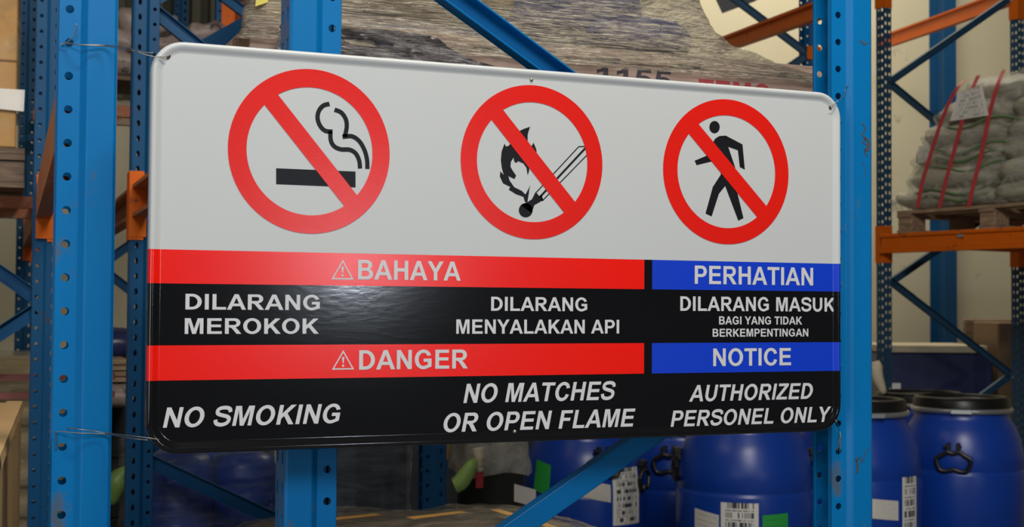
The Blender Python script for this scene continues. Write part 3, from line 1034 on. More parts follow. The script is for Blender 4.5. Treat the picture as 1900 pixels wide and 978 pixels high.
# ------------------------------------------------------------------ goods: shared builders
def pallet(name, label, cx, cy, z, lx, ly, rz, mat=M['wood'], nboard=7, group=None, h_=0.13):
    p = thing(name, label, 'pallet', (cx, cy, z), rz, group)
    bw = 0.095
    bmesh_ = None
    for k in range(nboard):
        y = -ly / 2 + bw / 2 + (ly - bw) * k / (nboard - 1)
        if bmesh_ is None:
            o = MB().box(-lx / 2, lx / 2, -bw / 2, bw / 2, h_ - 0.02, h_, 0.002).build('deck_board', mat, p)
            bmesh_ = o.data
        else:
            o = bpy.data.objects.new('deck_board', bmesh_)
            COL.objects.link(o)
            o.parent = p
        o.location = (0, y, 0)
    for k in range(3):
        x_ = -lx / 2 + 0.05 + (lx - 0.1) * k / 2
        MB().box(x_ - 0.05, x_ + 0.05, -ly / 2, ly / 2, h_ - 0.04, h_ - 0.0201, 0.001).build('stringer_board', mat, p)
        MB().box(x_ - 0.05, x_ + 0.05, -ly / 2, ly / 2, 0, 0.018, 0.001).build('bottom_board', mat, p)
        for j in range(3):
            y = -ly / 2 + 0.07 + (ly - 0.14) * j / 2
            MB().box(x_ - 0.05, x_ + 0.05, y - 0.06, y + 0.06, 0.0181, h_ - 0.0401, 0.003).build('block', mat, p)
    return p


def shell(name, rings, mat, parent, amp=0.01, freq=(5, 5, 18), n=120, top=True, seed=0.0, label=None, lean=0.0):
    """loft of rounded rectangles (z, x0, x1, y0, y1, r), rippled like stretched film"""
    vs, fs = [], []

    def loop(z, x0, x1, y0, y1, r):
        pts = []
        per = [(x1 - r, y0 + r, -90), (x1 - r, y1 - r, 0), (x0 + r, y1 - r, 90), (x0 + r, y0 + r, 180)]
        ctl = []
        for cx, cy, a0 in per:
            for k in range(7):
                a = math.radians(a0 + 15 * k)
                ctl.append(Vector((cx + r * math.cos(a), cy + r * math.sin(a), z)))
        ctl.append(ctl[0])
        d = [0]
        for a, b in zip(ctl, ctl[1:]):
            d.append(d[-1] + (b - a).length)
        j = 0
        for k in range(n):
            t = d[-1] * k / n
            while d[j + 1] < t:
                j += 1
            f = (t - d[j]) / max(1e-9, d[j + 1] - d[j])
            pts.append(ctl[j].lerp(ctl[j + 1], f))
        return pts
    cx = (rings[0][1] + rings[0][2]) / 2
    cy = (rings[0][3] + rings[0][4]) / 2
    for rg in rings:
        for p in loop(*rg):
            nn = noise.fractal(Vector((p.x * freq[0] + seed, p.y * freq[1], p.z * freq[2])), 0.8, 2.1, 4)
            out = Vector((p.x - (rg[1] + rg[2]) / 2, p.y - (rg[3] + rg[4]) / 2, 0)).normalized()
            p.x += lean * (p.y - rg[3]) * max(0.0, (rg[2] - p.x) / (rg[2] - rg[1]))
            vs.append(p + out * nn * amp + Vector((0, 0, nn * amp * 0.6)))
    m = len(rings)
    fs = [(i * n + k, i * n + (k + 1) % n, (i + 1) * n + (k + 1) % n, (i + 1) * n + k) for i in range(m - 1) for k in range(n)]
    if top:
        c = len(vs)
        rg = rings[-1]
        vs.append(Vector(((rg[1] + rg[2]) / 2, (rg[3] + rg[4]) / 2, rg[0] + 0.01)))
        fs += [((m - 1) * n + k, (m - 1) * n + (k + 1) % n, c) for k in range(n)]
    return obj(name, vs, fs, mat, parent, True, label)


def interp(keys, m):
    """interpolate ring keys to m rings"""
    out = []
    for k in range(m):
        t = (len(keys) - 1) * k / (m - 1)
        i = min(int(t), len(keys) - 2)
        f = t - i
        out.append(tuple(a + (b - a) * f for a, b in zip(keys[i], keys[i + 1])))
    return out


def sack_verts(lx, ly, lz, seed, nu=28, nv=14, e1=0.35, e2=0.45, amp=0.012):
    def sp(v, e):
        return math.copysign(abs(v) ** e, v)
    vs = []
    for j in range(nv + 1):
        ph = -PI / 2 + PI * j / nv
        for i in range(nu):
            th = 2 * PI * i / nu
            x = lx / 2 * sp(math.cos(ph), e2) * sp(math.cos(th), e1)
            y = ly / 2 * sp(math.cos(ph), e2) * sp(math.sin(th), e1)
            z = lz / 2 * sp(math.sin(ph), 0.8)
            n_ = noise.fractal(Vector((x * 7 + seed * 3.1, y * 7 + seed, z * 9)), 0.8, 2, 4) * amp
            vs.append(Vector((x, y, z)) * (1 + n_ * 3) + Vector((0, 0, n_)))
    fs = [(j * nu + i, j * nu + (i + 1) % nu, (j + 1) * nu + (i + 1) % nu, (j + 1) * nu + i) for j in range(nv) for i in range(nu)]
    return vs, fs


def sack(name, lx, ly, lz, loc, mat, parent=None, seed=0.0, rz=0.0, **k):
    vs, fs = sack_verts(lx, ly, lz, seed, **k)
    o = obj(name, vs, fs, mat, parent, True)
    o.location = loc
    o.rotation_euler = (0, 0, rz)
    return o


def carton(name, x0, x1, y0, y1, z0, z1, mat, parent=None):
    return MB().box(x0, x1, y0, y1, z0, z1, 0.006).build(name, mat, parent)


# ------------------------------------------------------------------ crate under stretch film, above the sign
YF = 0.40
zq = PY(1250, 127, YF).z                        # top edge of the stencilled plank
XL, XR_ = PY(432, 100, YF).x, PY(1560, 140, YF).x
load = thing('wrapped_crate_load', 'film-wrapped pallet load with stencilled wooden planks, right above the sign', 'pallet load', (0, 0, 0))
zdeck = zc
# crate planks (front), stacked boards with dark spacer blocks between them
for k, (za, zb, yo) in enumerate(((zdeck + 0.002, zq, 0.0), (zq + 0.006, zq + 0.032, 0.012))):
    MB().box(XL + 0.03, XR_, YF + yo, YF + yo + 0.022, za, zb, 0.002).build('crate_plank', M['wood_pink'], load)
for px in (690, 905, 1132, 1283, 1470):
    x_ = PY(px, 115, YF).x
    MB().box(x_ - 0.025, x_ + 0.025, YF + 0.004, YF + 0.03, zq - 0.004, zq + 0.012, 0.001).build('spacer_block', M['dark'], load)
MB().box(XL + 0.03, XR_, YF + 0.03, 1.35, zdeck + 0.002, zdeck + 0.03).build('crate_base', M['wood_pink'], load)
MB().box(XL + 0.03, XR_, 1.35, 1.372, zdeck + 0.002, zq + 0.03).build('crate_plank', M['wood_pink'], load)
for x_ in (XL + 0.04, XR_ - 0.03):
    MB().box(x_, x_ + 0.02, YF + 0.035, 1.345, zdeck + 0.031, zq + 0.03).build('crate_plank', M['wood_pink'], load)


def stencil(text, px0, px1, ytop0, ytop1, mat, hgt, cut=None):
    out, x0, x1 = layout(text)
    a, b = PY(px0, ytop0, YF), PY(px1, ytop1, YF)
    kx = (b.x - a.x) / (x1 - x0)
    z1 = (a.z + b.z) / 2
    vs, fs = [], []
    for grp in out:
        poly = [[Vector((a.x + (p[0] - x0) * kx, z1 - hgt + p[1] * hgt, 0)) for p in c] for c in grp]
        flat = [p for c in poly for p in c]
        base = len(vs)
        vs += [(p.x, YF - 0.0006, p.y) for p in flat]
        fs += [tuple(base + i for i in tri) for tri in tessellate_polygon(poly)]
    return obj('stencil_lettering', vs, fs, mat, load)


stencil('1155', 1107, 1246, 122, 131, M['stencil_black'], 0.040)
stencil('TEMC', 1296, 1428, 149, 154, M['stencil_red'], 0.040)
zw = zq + 0.034
# contents
cx = lambda px, y=40: PY(px, y, YF + 0.06).x
sack('grey_bundle', 0.56, 0.5, 0.085, (PY(735, 90, YF).x + 0.05, YF + 0.30, zw - 0.002), M['grey_bag'], load, 2.0)
sack('grey_bundle', 0.40, 0.5, 0.07, (PY(870, 100, YF).x + 0.10, YF + 0.30, zw - 0.01), M['grey_bag'], load, 5.0)
for i, (px, dz, m_, lx, lz) in enumerate(((690, 0.115, 'straw', 0.30, 0.13), (860, 0.105, 'straw', 0.28, 0.13), (1075, 0.10, 'blue_bag', 0.36, 0.17),
                                         (1190, 0.055, 'blue_bag', 0.30, 0.11), (700, 0.23, 'straw', 0.36, 0.14), (900, 0.23, 'straw', 0.34, 0.14), (1110, 0.24, 'blue_bag', 0.40, 0.14),
                                         (800, 0.36, 'straw', 0.5, 0.15), (1060, 0.37, 'straw', 0.42, 0.15))):
    sack('inner_sack', lx, 0.55, lz, (PY(px, 50, YF + 0.1).x, YF + 0.36, zw + dz), M[m_], load, i * 1.7)
carton('inner_box', PY(478, 60, YF).x, PY(640, 60, YF).x, YF + 0.06, YF + 0.16, zw - 0.005, PY(500, 42, YF + 0.06).z, M['wood_pink'], load)
carton('inner_box', PY(505, 60, YF).x, PY(650, 60, YF).x, YF + 0.08, YF + 0.18, PY(500, 41, YF + 0.06).z, PY(500, -60, YF + 0.06).z, M['straw'], load)
xt0, xt1 = PY(458, 0, YF).x, PY(1322, 0, YF + 0.05).x
keys = [(zq - 0.012, XL - 0.005, XR_ + 0.01, YF - 0.012, 1.40, 0.03),
        (zq + 0.02, XL + 0.012, PY(1500, 120, YF).x, YF - 0.008, 1.38, 0.04),
        (zq + 0.055, xt0 - 0.004, PY(1405, 90, YF).x, YF + 0.005, 1.36, 0.06),
        (zq + 0.10, xt0, PY(1352, 60, YF).x, YF + 0.015, 1.34, 0.08),
        (zq + 0.20, xt0 + 0.004, PY(1330, 10, YF).x, YF + 0.02, 1.33, 0.10),
        (zq + 0.34, xt0 + 0.02, xt1 - 0.02, YF + 0.03, 1.31, 0.12),
        (zq + 0.46, xt0 + 0.07, xt1 - 0.09, YF + 0.09, 1.25, 0.16),
        (zq + 0.50, xt0 + 0.3, xt1 - 0.3, YF + 0.3, 1.0, 0.16)]
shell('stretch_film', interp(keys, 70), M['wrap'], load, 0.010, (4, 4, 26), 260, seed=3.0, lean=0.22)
top_e = smooth([PY(a, b, YF - 0.022) for a, b in ((520, 46), (627, 53), (720, 56), (800, 68), (835, 88), (880, 112), (930, 126))], 12)
vs, fs = [], []
rows_ = 26
for j in range(rows_ + 1):
    f = j / rows_
    for i, p in enumerate(top_e):
        zb0 = zdeck + 0.004
        z_ = p.z + (zb0 - p.z) * f
        q_ = Vector((p.x - 0.02 * f, p.y, z_))
        q_.y -= 0.012 * noise.fractal(Vector((q_.x * 5, 3.0, q_.z * 30 + q_.x * 6)), 0.8, 2.1, 4) - 0.004 * f
        vs.append(q_)
n_ = len(top_e)
fs = [(j * n_ + i, (j + 1) * n_ + i, (j + 1) * n_ + i + 1, j * n_ + i + 1) for j in range(rows_) for i in range(n_ - 1)]
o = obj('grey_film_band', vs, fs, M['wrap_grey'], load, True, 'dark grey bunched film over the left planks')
yc = MB()
p0, p1, p2, p3 = (PY(a, b, YF + 0.005) for a, b in ((474, 12), (497, 4), (500, -30), (476, -30)))
yc.add([p0, p1, p2, p3, p0 + Vector((0, .002, 0)), p1 + Vector((0, .002, 0)), p2 + Vector((0, .002, 0)), p3 + Vector((0, .002, 0))],
       [(0, 1, 2, 3), (7, 6, 5, 4), (0, 4, 5, 1), (1, 5, 6, 2), (2, 6, 7, 3), (3, 7, 4, 0)])
yc.build('yellow_card', M['yellow'], load)

# ------------------------------------------------------------------ wrapped load below the sign
low = thing('wrapped_low_load', 'dark brown goods under shiny film with orange straps, below the sign', 'pallet load', (0, 0, 0))
zt = PY(850, 936, 1.25).z
lx0, lx1 = 0.345, 1.20
pallet('wooden_pallet', 'pallet under the strapped brown load below the sign', (lx0 + lx1) / 2, 0.86, 0.0, 0.86, 0.98, 0, M['wood_dark'])
keys = [(0.150, lx0, lx1, 0.40, 1.36, 0.03), (zt - 0.10, lx0, lx1, 0.40, 1.36, 0.05), (zt - 0.045, lx0 + 0.01, lx1 - 0.01, 0.41, 1.34, 0.06), (zt - 0.02, lx0 + 0.05, lx1 - 0.06, 0.46, 1.31, 0.08),
        (zt, lx0 + 0.12, lx1 - 0.14, 0.55, 1.24, 0.08), (zt + 0.004, lx0 + 0.35, lx1 - 0.35, 0.8, 1.05, 0.05)]
shell('goods', [(r[0] - 0.006, r[1] + 0.006, r[2] - 0.006, r[3] + 0.006, r[4] - 0.006, r[5]) for r in interp(keys, 34)], M['darkgoods'], low, 0.008, (5, 5, 5), 120, seed=1)
shell('stretch_film', interp(keys, 50), M['wrap_flat'], low, 0.016, (7, 7, 7), 200, seed=8)
for pa, pb in (((575, 968), (700, 955)), ((918, 946), (950, 956)), ((965, 960), (1060, 990)), ((760, 962), (860, 950))):
    a, b = PZ(*pa, zt + 0.018), PZ(*pb, zt + 0.018)
    mb = MB()
    t_ = (b - a).normalized()
    q = Vector((-t_.y, t_.x, 0)) * 0.013
    up = Vector((0, 0, 0.0012))
    mb.add([a - q, b - q, b + q, a + q, a - q + up, b - q + up, b + q + up, a + q + up], [(0, 3, 2, 1), (4, 5, 6, 7), (0, 1, 5, 4), (1, 2, 6, 5), (2, 3, 7, 6), (3, 0, 4, 7)])
    mb.build('strap', M['strap_orange'], low)


# ------------------------------------------------------------------ blue drums
def drum_master():
    R, H_ = 0.295, 1.00
    t = thing('blue_drum', 'x', 'drum')
    prof = [(0.0, 0.0), (R - 0.04, 0.0), (R - 0.015, 0.02), (R - 0.01, 0.10), (R, 0.16), (R, 0.36), (R - 0.006, 0.37), (R - 0.006, 0.385), (R, 0.395), (R, 0.66), (R - 0.0015, 0.668),
            (R - 0.006, 0.674), (R - 0.006, 0.684), (R - 0.003, 0.690), (R - 0.008, 0.76), (R - 0.022, 0.83), (R - 0.042, 0.88), (R - 0.065, 0.915), (R - 0.072, 0.93), (R - 0.072, 0.945)]
    MB().lathe(prof, 64).build('body', M['drum'], t, True)
    rl = R - 0.06
    ring_ = MB().lathe([(rl - 0.014, 0.948), (rl, 0.948), (rl + 0.006, 0.952), (rl + 0.008, 0.962), (rl + 0.006, 0.970), (rl, 0.974), (rl - 0.004, 0.962), (rl - 0.014, 0.962)], 64).build('clamp_ring', M['zinc'], t, True)
    MB().lathe([(rl - 0.003, 0.974), (rl - 0.006, 1.010), (rl - 0.014, 1.022), (rl - 0.026, 1.025), (rl - 0.034, 1.016), (rl - 0.040, 1.004), (0.12, 1.002), (0.11, 1.009), (0.0, 1.010)], 64).build('lid', M['lid'], t, True)
    latch = MB().box(-0.05, 0.05, -rl - 0.020, -rl - 0.006, 0.950, 0.973, 0.003).build('latch', M['zinc'], ring_)
    return t


def add_handle(t, ang, z=0.80, r=0.287):
    """folding black carry handle hanging against the drum"""
    h_ = MB()
    hw_ = 0.075
    loop_ = [(-0.028, 0.0), (-0.045, -0.012), (-hw_, -0.030), (-hw_ - 0.004, -0.045), (-hw_ + 0.012, -0.085), (-0.035, -0.092), (0, -0.084), (0.035, -0.092),
             (hw_ - 0.012, -0.085), (hw_ + 0.004, -0.045), (hw_, -0.030), (0.045, -0.012), (0.028, 0.0)]
    pts = [Vector((x_, -r - 0.012, z + z_)) for x_, z_ in loop_] + [Vector((0, -r - 0.012, z - 0.008)), Vector((-0.028, -r - 0.012, z))]
    h_.tube(smooth(pts, 4), 0.0105, 8)
    for sx in (-1, 1):
        h_.box(sx * 0.022 - 0.009, sx * 0.022 + 0.009, -r - 0.020, -r + 0.012, z - 0.012, z + 0.042, 0.003)
        h_.box(sx * 0.030 - 0.016, sx * 0.030 + 0.006, -r - 0.018, -r + 0.012, z + 0.018, z + 0.030, 0.002)
    o = h_.build('handle', M['handle'], t, False)
    o.rotation_euler = (0, 0, ang)
    return o


def sheet(t, ang, z0, z1, width, mat, name='printed_label', tilt=0.0, R=0.2985):
    """paper stuck on the drum: bent to its curve"""
    n_ = 10
    vs, fs, uv = [], [], []
    for j in range(7):
        for i in range(n_ + 1):
            f = i / n_ - 0.5
            a = -PI / 2 + f * width / R
            z = z0 + (z1 - z0) * j / 6 + tilt * f * width
            zz = z
            rr = R if zz < 0.69 else R - (zz - 0.69) * 0.12
            vs.append((rr * math.cos(a), rr * math.sin(a), z))
            uv.append((i / n_, j / 6))
    for j in range(6):
        for i in range(n_):
            k = j * (n_ + 1) + i
            fs.append((k, k + 1, k + n_ + 2, k + n_ + 1))
    o = obj(name, vs, fs, mat, t, True, uv=uv)
    o.rotation_euler = (0, 0, ang)
    return o


master = drum_master()


def look(p):
    """rotation that turns a drum's own -y side towards the camera"""
    d = CAM - Vector((p.x, p.y, 0))
    return math.atan2(d.x, -d.y)


def drum(px, d, ytop, label, first=False, spin=0.0):
    """px column of the axis, d distance, ytop = row of the lid's top"""
    p = PD(px, 574, d)
    z = zpx(px, ytop, p) - 1.025
    t = master if first else copy_tree(master)
    t.location = (p.x, p.y, z)
    t.rotation_euler = (0, 0, look(p) + spin)
    t['label'] = label
    t['group'] = 'blue drums with black lids'
    return t, z


DR = []
t, z = drum(1783, 6.75, 734, 'rightmost blue drum, black lid with a bright ring and a folded handle facing out', True)
DR.append((t, z))
t, z = drum(1586, 6.25, 738, 'blue drum right beside the right post, with barcode sheet and a clamp latch')
DR.append((t, z))
for c_ in t.children_recursive:
    if c_.name.startswith('latch'):
        c_.rotation_euler = (0, 0, math.radians(19))
sheet(t, math.radians(52), 0.30, 0.695, 0.10, M['barcode'])
sheet(t, math.radians(26), 0.515, 0.60, 0.125, M['notes'], tilt=-0.10)
t, z = drum(1705, 7.4, 726, 'blue drum at the back, only its black lid showing behind the two right drums')
DR.append((t, z))
t, z = drum(1382, 5.9, 752, 'blue drum under the sign\'s right end, with white barcode sheet and green label')
DR.append((t, z))
sheet(t, math.radians(-4), 0.33, 0.645, 0.155, M['barcode'])
sheet(t, math.radians(-32), 0.40, 0.60, 0.12, M['notes'], tilt=-0.15)
sheet(t, math.radians(25), 0.36, 0.60, 0.115, M['greenlabel'], tilt=0.05)
add_handle(t, math.radians(98), 0.80)
add_handle(t, math.radians(-82), 0.80)
t, z = drum(1262, 7.0, 772, 'blue drum half hidden between the barcoded drums under the sign')
DR.append((t, z))
add_handle(t, math.radians(-10), 0.86)
t, z = drum(1085, 6.55, 770, 'leftmost blue drum under the sign, crossed by the diagonal brace')
DR.append((t, z))
sheet(t, math.radians(43), 0.54, 0.80, 0.17, M['barcode'])
sheet(t, math.radians(12), 0.66, 0.74, 0.13, M['notes'], tilt=-0.2)
sheet(t, math.radians(-42), 0.68, 0.82, 0.10, M['greenlabel'], tilt=-0.2)
add_handle(t, math.radians(18), 0.86)
add_handle(t, math.radians(72), 0.78)
add_handle(DR[0][0], math.radians(-7), 0.775)
# the drums stand on pallets or packing of matching height
for (t, z), lab in zip(DR, ('rightmost', 'post-side', 'rear', 'green-labelled', 'half-hidden', 'left')):
    h_ = z
    if h_ > 0.02:
        s_ = thing('drum_pallet', 'low square wooden pallet under the %s blue drum' % lab, 'pallet', (t.location.x, t.location.y, 0), t.rotation_euler.z)
        for y_ in (-0.2, 0, 0.2):
            MB().box(-0.25, 0.25, y_ - 0.06, y_ + 0.06, h_ - 0.022, h_ - 0.001, 0.002).build('deck_board', M['wood'], s_)
        for x_ in (-0.22, 0, 0.22):
            MB().box(x_ - 0.05, x_ + 0.05, -0.26, 0.26, 0, h_ - 0.0225, 0.003).build('bearer', M['wood'], s_)

# ------------------------------------------------------------------ wrapped goods behind the lower left of the sign
bx = thing('wrapped_blue_cans', 'blue ribbed plastic cans under film, below the sign\'s left end', 'pallet load', (0, 0, 0))
for i, (px, d) in enumerate(((335, 4.85), (455, 4.98), (400, 5.3))):
    p = PD(px, 574, d)
    ztop = zpx(px, 838, p)
    pr = [(0.0, 0.02), (0.118, 0.02)]
    z = 0.02
    while z < ztop - 0.12:
        pr += [(0.118, z + 0.02), (0.124, z + 0.035), (0.124, z + 0.05), (0.118, z + 0.065)]
        z += 0.085
    pr += [(0.118, ztop - 0.05), (0.105, ztop - 0.015), (0.06, ztop), (0.0, ztop)]
    MB().lathe(pr, 32, p.x, p.y).build('can', M['drum'], bx, True)
a, b = PD(262, 574, 4.7), PD(520, 574, 4.85)
x0, x1, y0 = a.x, b.x + 0.02, min(a.y, b.y) - 0.0
y0 = PD(335, 574, 4.85).y - 0.17
ztop = zpx(400, 832, PD(400, 574, 4.7))
shell('stretch_film', interp([(0.03, x0, x1, y0, y0 + 0.75, 0.1), (ztop - 0.03, x0, x1, y0, y0 + 0.75, 0.1), (ztop + 0.02, x0 + 0.06, x1 - 0.06, y0 + 0.06, y0 + 0.69, 0.1)], 60), M['wrap_blue'], bx, 0.012, (5, 5, 14), 140, seed=4)

gx = thing('wrapped_grey_goods', 'tall dark grey film-wrapped goods below the middle of the sign', 'pallet load', (0, 0, 0))
a, b = PD(612, 574, 5.3), PD(782, 574, 5.3)
ztop = zpx(700, 815, a)
keys = [(0.02, a.x, b.x, a.y, a.y + 0.6, 0.03), (ztop, a.x, b.x, a.y, a.y + 0.6, 0.03), (ztop + 0.2, a.x + 0.01, b.x - 0.01, a.y + 0.02, a.y + 0.58, 0.03)]
shell('goods', interp(keys, 40), M['darkgrey'], gx, 0.010, (4, 4, 9), 90, seed=2)
shell('stretch_film', [(r[0], r[1] - 0.014, r[2] + 0.014, r[3] - 0.014, r[4] + 0.014, r[5]) for r in interp(keys, 50)], M['wrap_blue'], gx, 0.010, (4, 4, 12), 110, seed=6)

# bagged bin with the lime bag tail
bn = thing('bagged_bin', 'dark bin covered by a clear plastic bag with a lime green tail, below the sign', 'bin', (0, 0, 0))
a, b = PD(872, 574, 5.0), PD(1006, 574, 5.0)
cx_, cy_ = (a.x + b.x) / 2, (a.y + b.y) / 2
cy_ += 0.14
zt_ = zpx(940, 800, a)
zb_ = zpx(940, 883, a)
pr = [(0.0, 0.0), (0.115, 0.0), (0.122, 0.03), (0.128, zt_ - 0.05), (0.135, zt_ - 0.04), (0.135, zt_), (0.0, zt_ + 0.005)]
MB().lathe(pr, 40, cx_, cy_).build('bin_body', M['dark'], bn, True)
vs, fs = [], []
nn, mm = 60, 24
for j in range(mm + 1):
    f = j / mm
    z = zt_ + 0.02 - (zt_ + 0.02 - zb_) * f
    for i in range(nn):
        a_ = 2 * PI * i / nn
        r_ = 0.138 + 0.012 * f + 0.010 * math.sin(a_ * 7 + 2 * f) * f + 0.012 * noise.noise(Vector((math.cos(a_) * 2, math.sin(a_) * 2, f * 3)))
        if j == 0:
            r_ *= 0.7
        vs.append((cx_ + r_ * math.cos(a_), cy_ + r_ * math.sin(a_), z + 0.012 * math.sin(a_ * 3) * f))
fs = [(j * nn + i, j * nn + (i + 1) % nn, (j + 1) * nn + (i + 1) % nn, (j + 1) * nn + i) for j in range(mm) for i in range(nn)]
obj('bag', vs, fs, M['bag'], bn, True)
q = [PD(885, 855, 4.83), PD(876, 862, 4.82), PD(866, 878, 4.82), PD(856, 893, 4.82), PD(848, 899, 4.82), PD(844, 901, 4.82)]
MB().tube(smooth(q, 4), [0.012 + 0.018 * math.sin(min(1, k / 16) * PI * 0.62) for k in range(21)], 12).build('bag_tail', M['lime'], bn, True, 'lime green twisted bag tail')
MB().tube(smooth([PD(888, 832, 4.84), PD(890, 850, 4.83), PD(889, 866, 4.83), PD(893, 874, 4.83)], 4), [0.022 - 0.001 * k for k in range(13)], 10).build('bag_knot', M['bone'], bn, True)
a, b = PD(882, 876, 4.84), PD(898, 906, 4.84)
MB().box(a.x, b.x, a.y - 0.006, a.y, b.z, a.z, 0.002).build('red_tag', M['red_tag'], bn, label='red cloth tag')
a, b = PD(955, 900, 4.83), PD(993, 936, 4.83)
a = PD(954, 898, 4.87)
b = PD(994, 909, 4.90)
dn = Vector((0, 0, -0.062))
o = obj('paper_note', [a, b, b + dn, a + dn], [(0, 1, 2, 3)], M['notes'], bn, uv=[(0, 1), (1, 1), (1, 0), (0, 0)])
md = o.modifiers.new('t', 'SOLIDIFY')
md.thickness = 0.001
a, b = PD(821, 800, 5.2), PD(836, 856, 5.2)
o = MB().add([PD(821, 790, 5.2), PD(838, 790, 5.2), PD(832, 852, 5.2), PD(823, 856, 5.2), PD(821, 790, 5.22), PD(838, 790, 5.22), PD(832, 852, 5.22), PD(823, 856, 5.22)],
             [(0, 1, 2, 3), (7, 6, 5, 4), (0, 4, 5, 1), (1, 5, 6, 2), (2, 6, 7, 3), (3, 7, 4, 0)]).build('hanging_strap', M['strap_orange'])
tag(o, 'brown strap end hanging just below the sign beside the bagged bin', 'strap')

# ------------------------------------------------------------------ left side goods
# big brown carton under film on the left row
pc = RK(UL - 0.05, V2 + 0.10, 0)
zp = ZB
pallet('wooden_pallet', 'dark pallet under the brown wrapped carton at the left edge', pc.x - 0.52, pc.y + 0.52, zp + 0.001, 1.0, 1.0, -RANG, M['wood_dark'])
big = thing('wrapped_carton', 'large golden brown carton under film at the left edge, with a white paper', 'carton', (pc.x - 0.55, pc.y + 0.5, zp + 0.132), -RANG)
zs = zpx(20, 118, pc) - (zp + 0.132)
MB().box(-0.5, 0.5, -0.48, 0.48, 0, zs, 0.004).build('carton_tier', M['carton'], big)
MB().box(-0.5, 0.5, -0.48, 0.48, zs + 0.004, zs + 0.85, 0.004).build('carton_tier', M['carton'], big)
shell('stretch_film', interp([(0.0, -0.512, 0.512, -0.492, 0.49, 0.01), (zs + 0.86, -0.51, 0.51, -0.49, 0.49, 0.01)], 60), film('carton_film', (0.62, 0.5, 0.3), 0.15, 0.12, (1.5, 1.5, 3), 2.0, 0.6, (0.5, 0.9), 0.4), big, 0.004, (3, 3, 8), 120, seed=9)
inv = (Matrix.Translation(big.location) @ Matrix.Rotation(-RANG, 4, 'Z')).inverted()
Yp = pc.y - 0.0
q = [inv @ PY(*p, big.location.y - 0.50) for p in ((-30, 163), (46, 168), (44, 208), (-30, 200))]
q = [Vector((p.x, -0.497, p.z)) for p in q]
o = obj('paper_note', q + [p + Vector((0, 0.001, 0)) for p in q], [(0, 3, 2, 1), (4, 5, 6, 7), (0, 1, 5, 4), (1, 2, 6, 5), (2, 3, 7, 6), (3, 0, 4, 7)], M['paper'], big)
# cross bars under it
for v_ in (V2 + 0.35, V2 + 0.95):
    a, b = RK(UL - 1.09, v_, ZB - 0.03), RK(UL - 0.004, v_, ZB - 0.03)
    o = MB().beam(a, b, [(-0.02, -0.025), (0.02, -0.025), (0.02, 0.025), (-0.02, 0.025)], Vector((0, 1, 0))).build('pallet_support_bar', M['orange_dusty'])
    tag(o, 'orange bar across the left row beams, %s one under the brown carton' % ('nearer' if v_ < V2 + .5 else 'farther'), 'beam')

# pallet of film-wrapped flat sacks low in the left row
lb = thing('wrapped_sack_stack', 'straw coloured sacks under film with red stripes, low at the left edge', 'pallet load', (0, 0, 0))
pc = RK(UL - 0.55, V2 + 0.75, 0)
zt_ = zpx(20, 668, RK(UL - 0.3, V2 + 0.3, 0))
pallet('wooden_pallet', 'pallet under the straw coloured sacks at the left edge', pc.x + 0.05, pc.y, 0, 1.2, 1.0, -RANG, M['wood_dark'])
z = 0.135
k = 0
while z < zt_ - 0.05:
    for i in range(2):
        sack('sack', 0.66, 0.98, 0.125, (pc.x - 0.29 + i * 0.66, pc.y, z + 0.06), M['straw'], lb, k + i * 9.3)
    k += 1
    z += 0.105
xa, xb, ya, yb = pc.x - 0.66, pc.x + 0.74, pc.y - 0.53, pc.y + 0.53
shell('stretch_film', interp([(0.15, xa, xb, ya, yb, 0.05), (z + 0.0, xa, xb, ya, yb, 0.08), (z + 0.03, xa + 0.1, xb - 0.1, ya + 0.1, yb - 0.1, 0.1)], 60), M['wrap_gold'], lb, 0.014, (5, 5, 10), 140, seed=12)
for zz in (zpx(20, 690, pc), zpx(20, 722, pc)):
    o = MB().box(xa - 0.01, xb + 0.01, ya - 0.022, ya - 0.018, zz - 0.012, zz + 0.010).build('red_stripe', M['dull_red'], lb)

# open plain box in front, bottom left corner
A_, B_ = PD(40, 747, 3.05), PD(-2, 849, 3.05)
A_ = PZ(40, 747, 1.40)
B_ = PZ(-3, 850, 1.40)
dv = (B_ - A_)
dv.z = 0
L_ = dv.length + 0.0
lft = Vector((dv.y, -dv.x, 0)).normalized()
if lft.x > 0:
    lft = -lft
bxo = thing('plain_carton', 'plain cardboard box with torn top edge in the bottom left corner', 'carton', (0, 0, 0))
c0, c1 = A_, B_
c2, c3 = B_ + lft * 0.6, A_ + lft * 0.6
zz = Vector((0, 0, -(1.40 - 0.0)))
top_ = [c0, c1, c2, c3]
bot_ = [p + zz for p in top_]
obj('box_body', top_ + bot_, [(0, 1, 2, 3), (4, 7, 6, 5), (0, 4, 5, 1), (1, 5, 6, 2), (2, 6, 7, 3), (3, 7, 4, 0)], [M['carton2']], bxo)
fl_ = [c0 + Vector((0.004, 0, 0.004)), c1 + Vector((0.004, 0, 0.004)), c1 + Vector((0.006, 0, -0.05)), c0 + Vector((0.006, 0, -0.09))]
# jagged torn flap along the edge
vs, fs = [], []
nn = 16
for i in range(nn + 1):
    p = c0.lerp(c1, i / nn)
    j = 0.010 + 0.012 * random.random()
    vs += [p + Vector((0, 0, 0.003)) - lft * 0.002, p + Vector((0, 0, -j)) - lft * 0.005, p + lft * 0.03 + Vector((0, 0, 0.004))]
for i in range(nn):
    fs += [(3 * i, 3 * i + 3, 3 * i + 4, 3 * i + 1), (3 * i, 3 * i + 2, 3 * i + 5, 3 * i + 3)]
obj('torn_flap', vs, fs, M['carton2'], bxo)

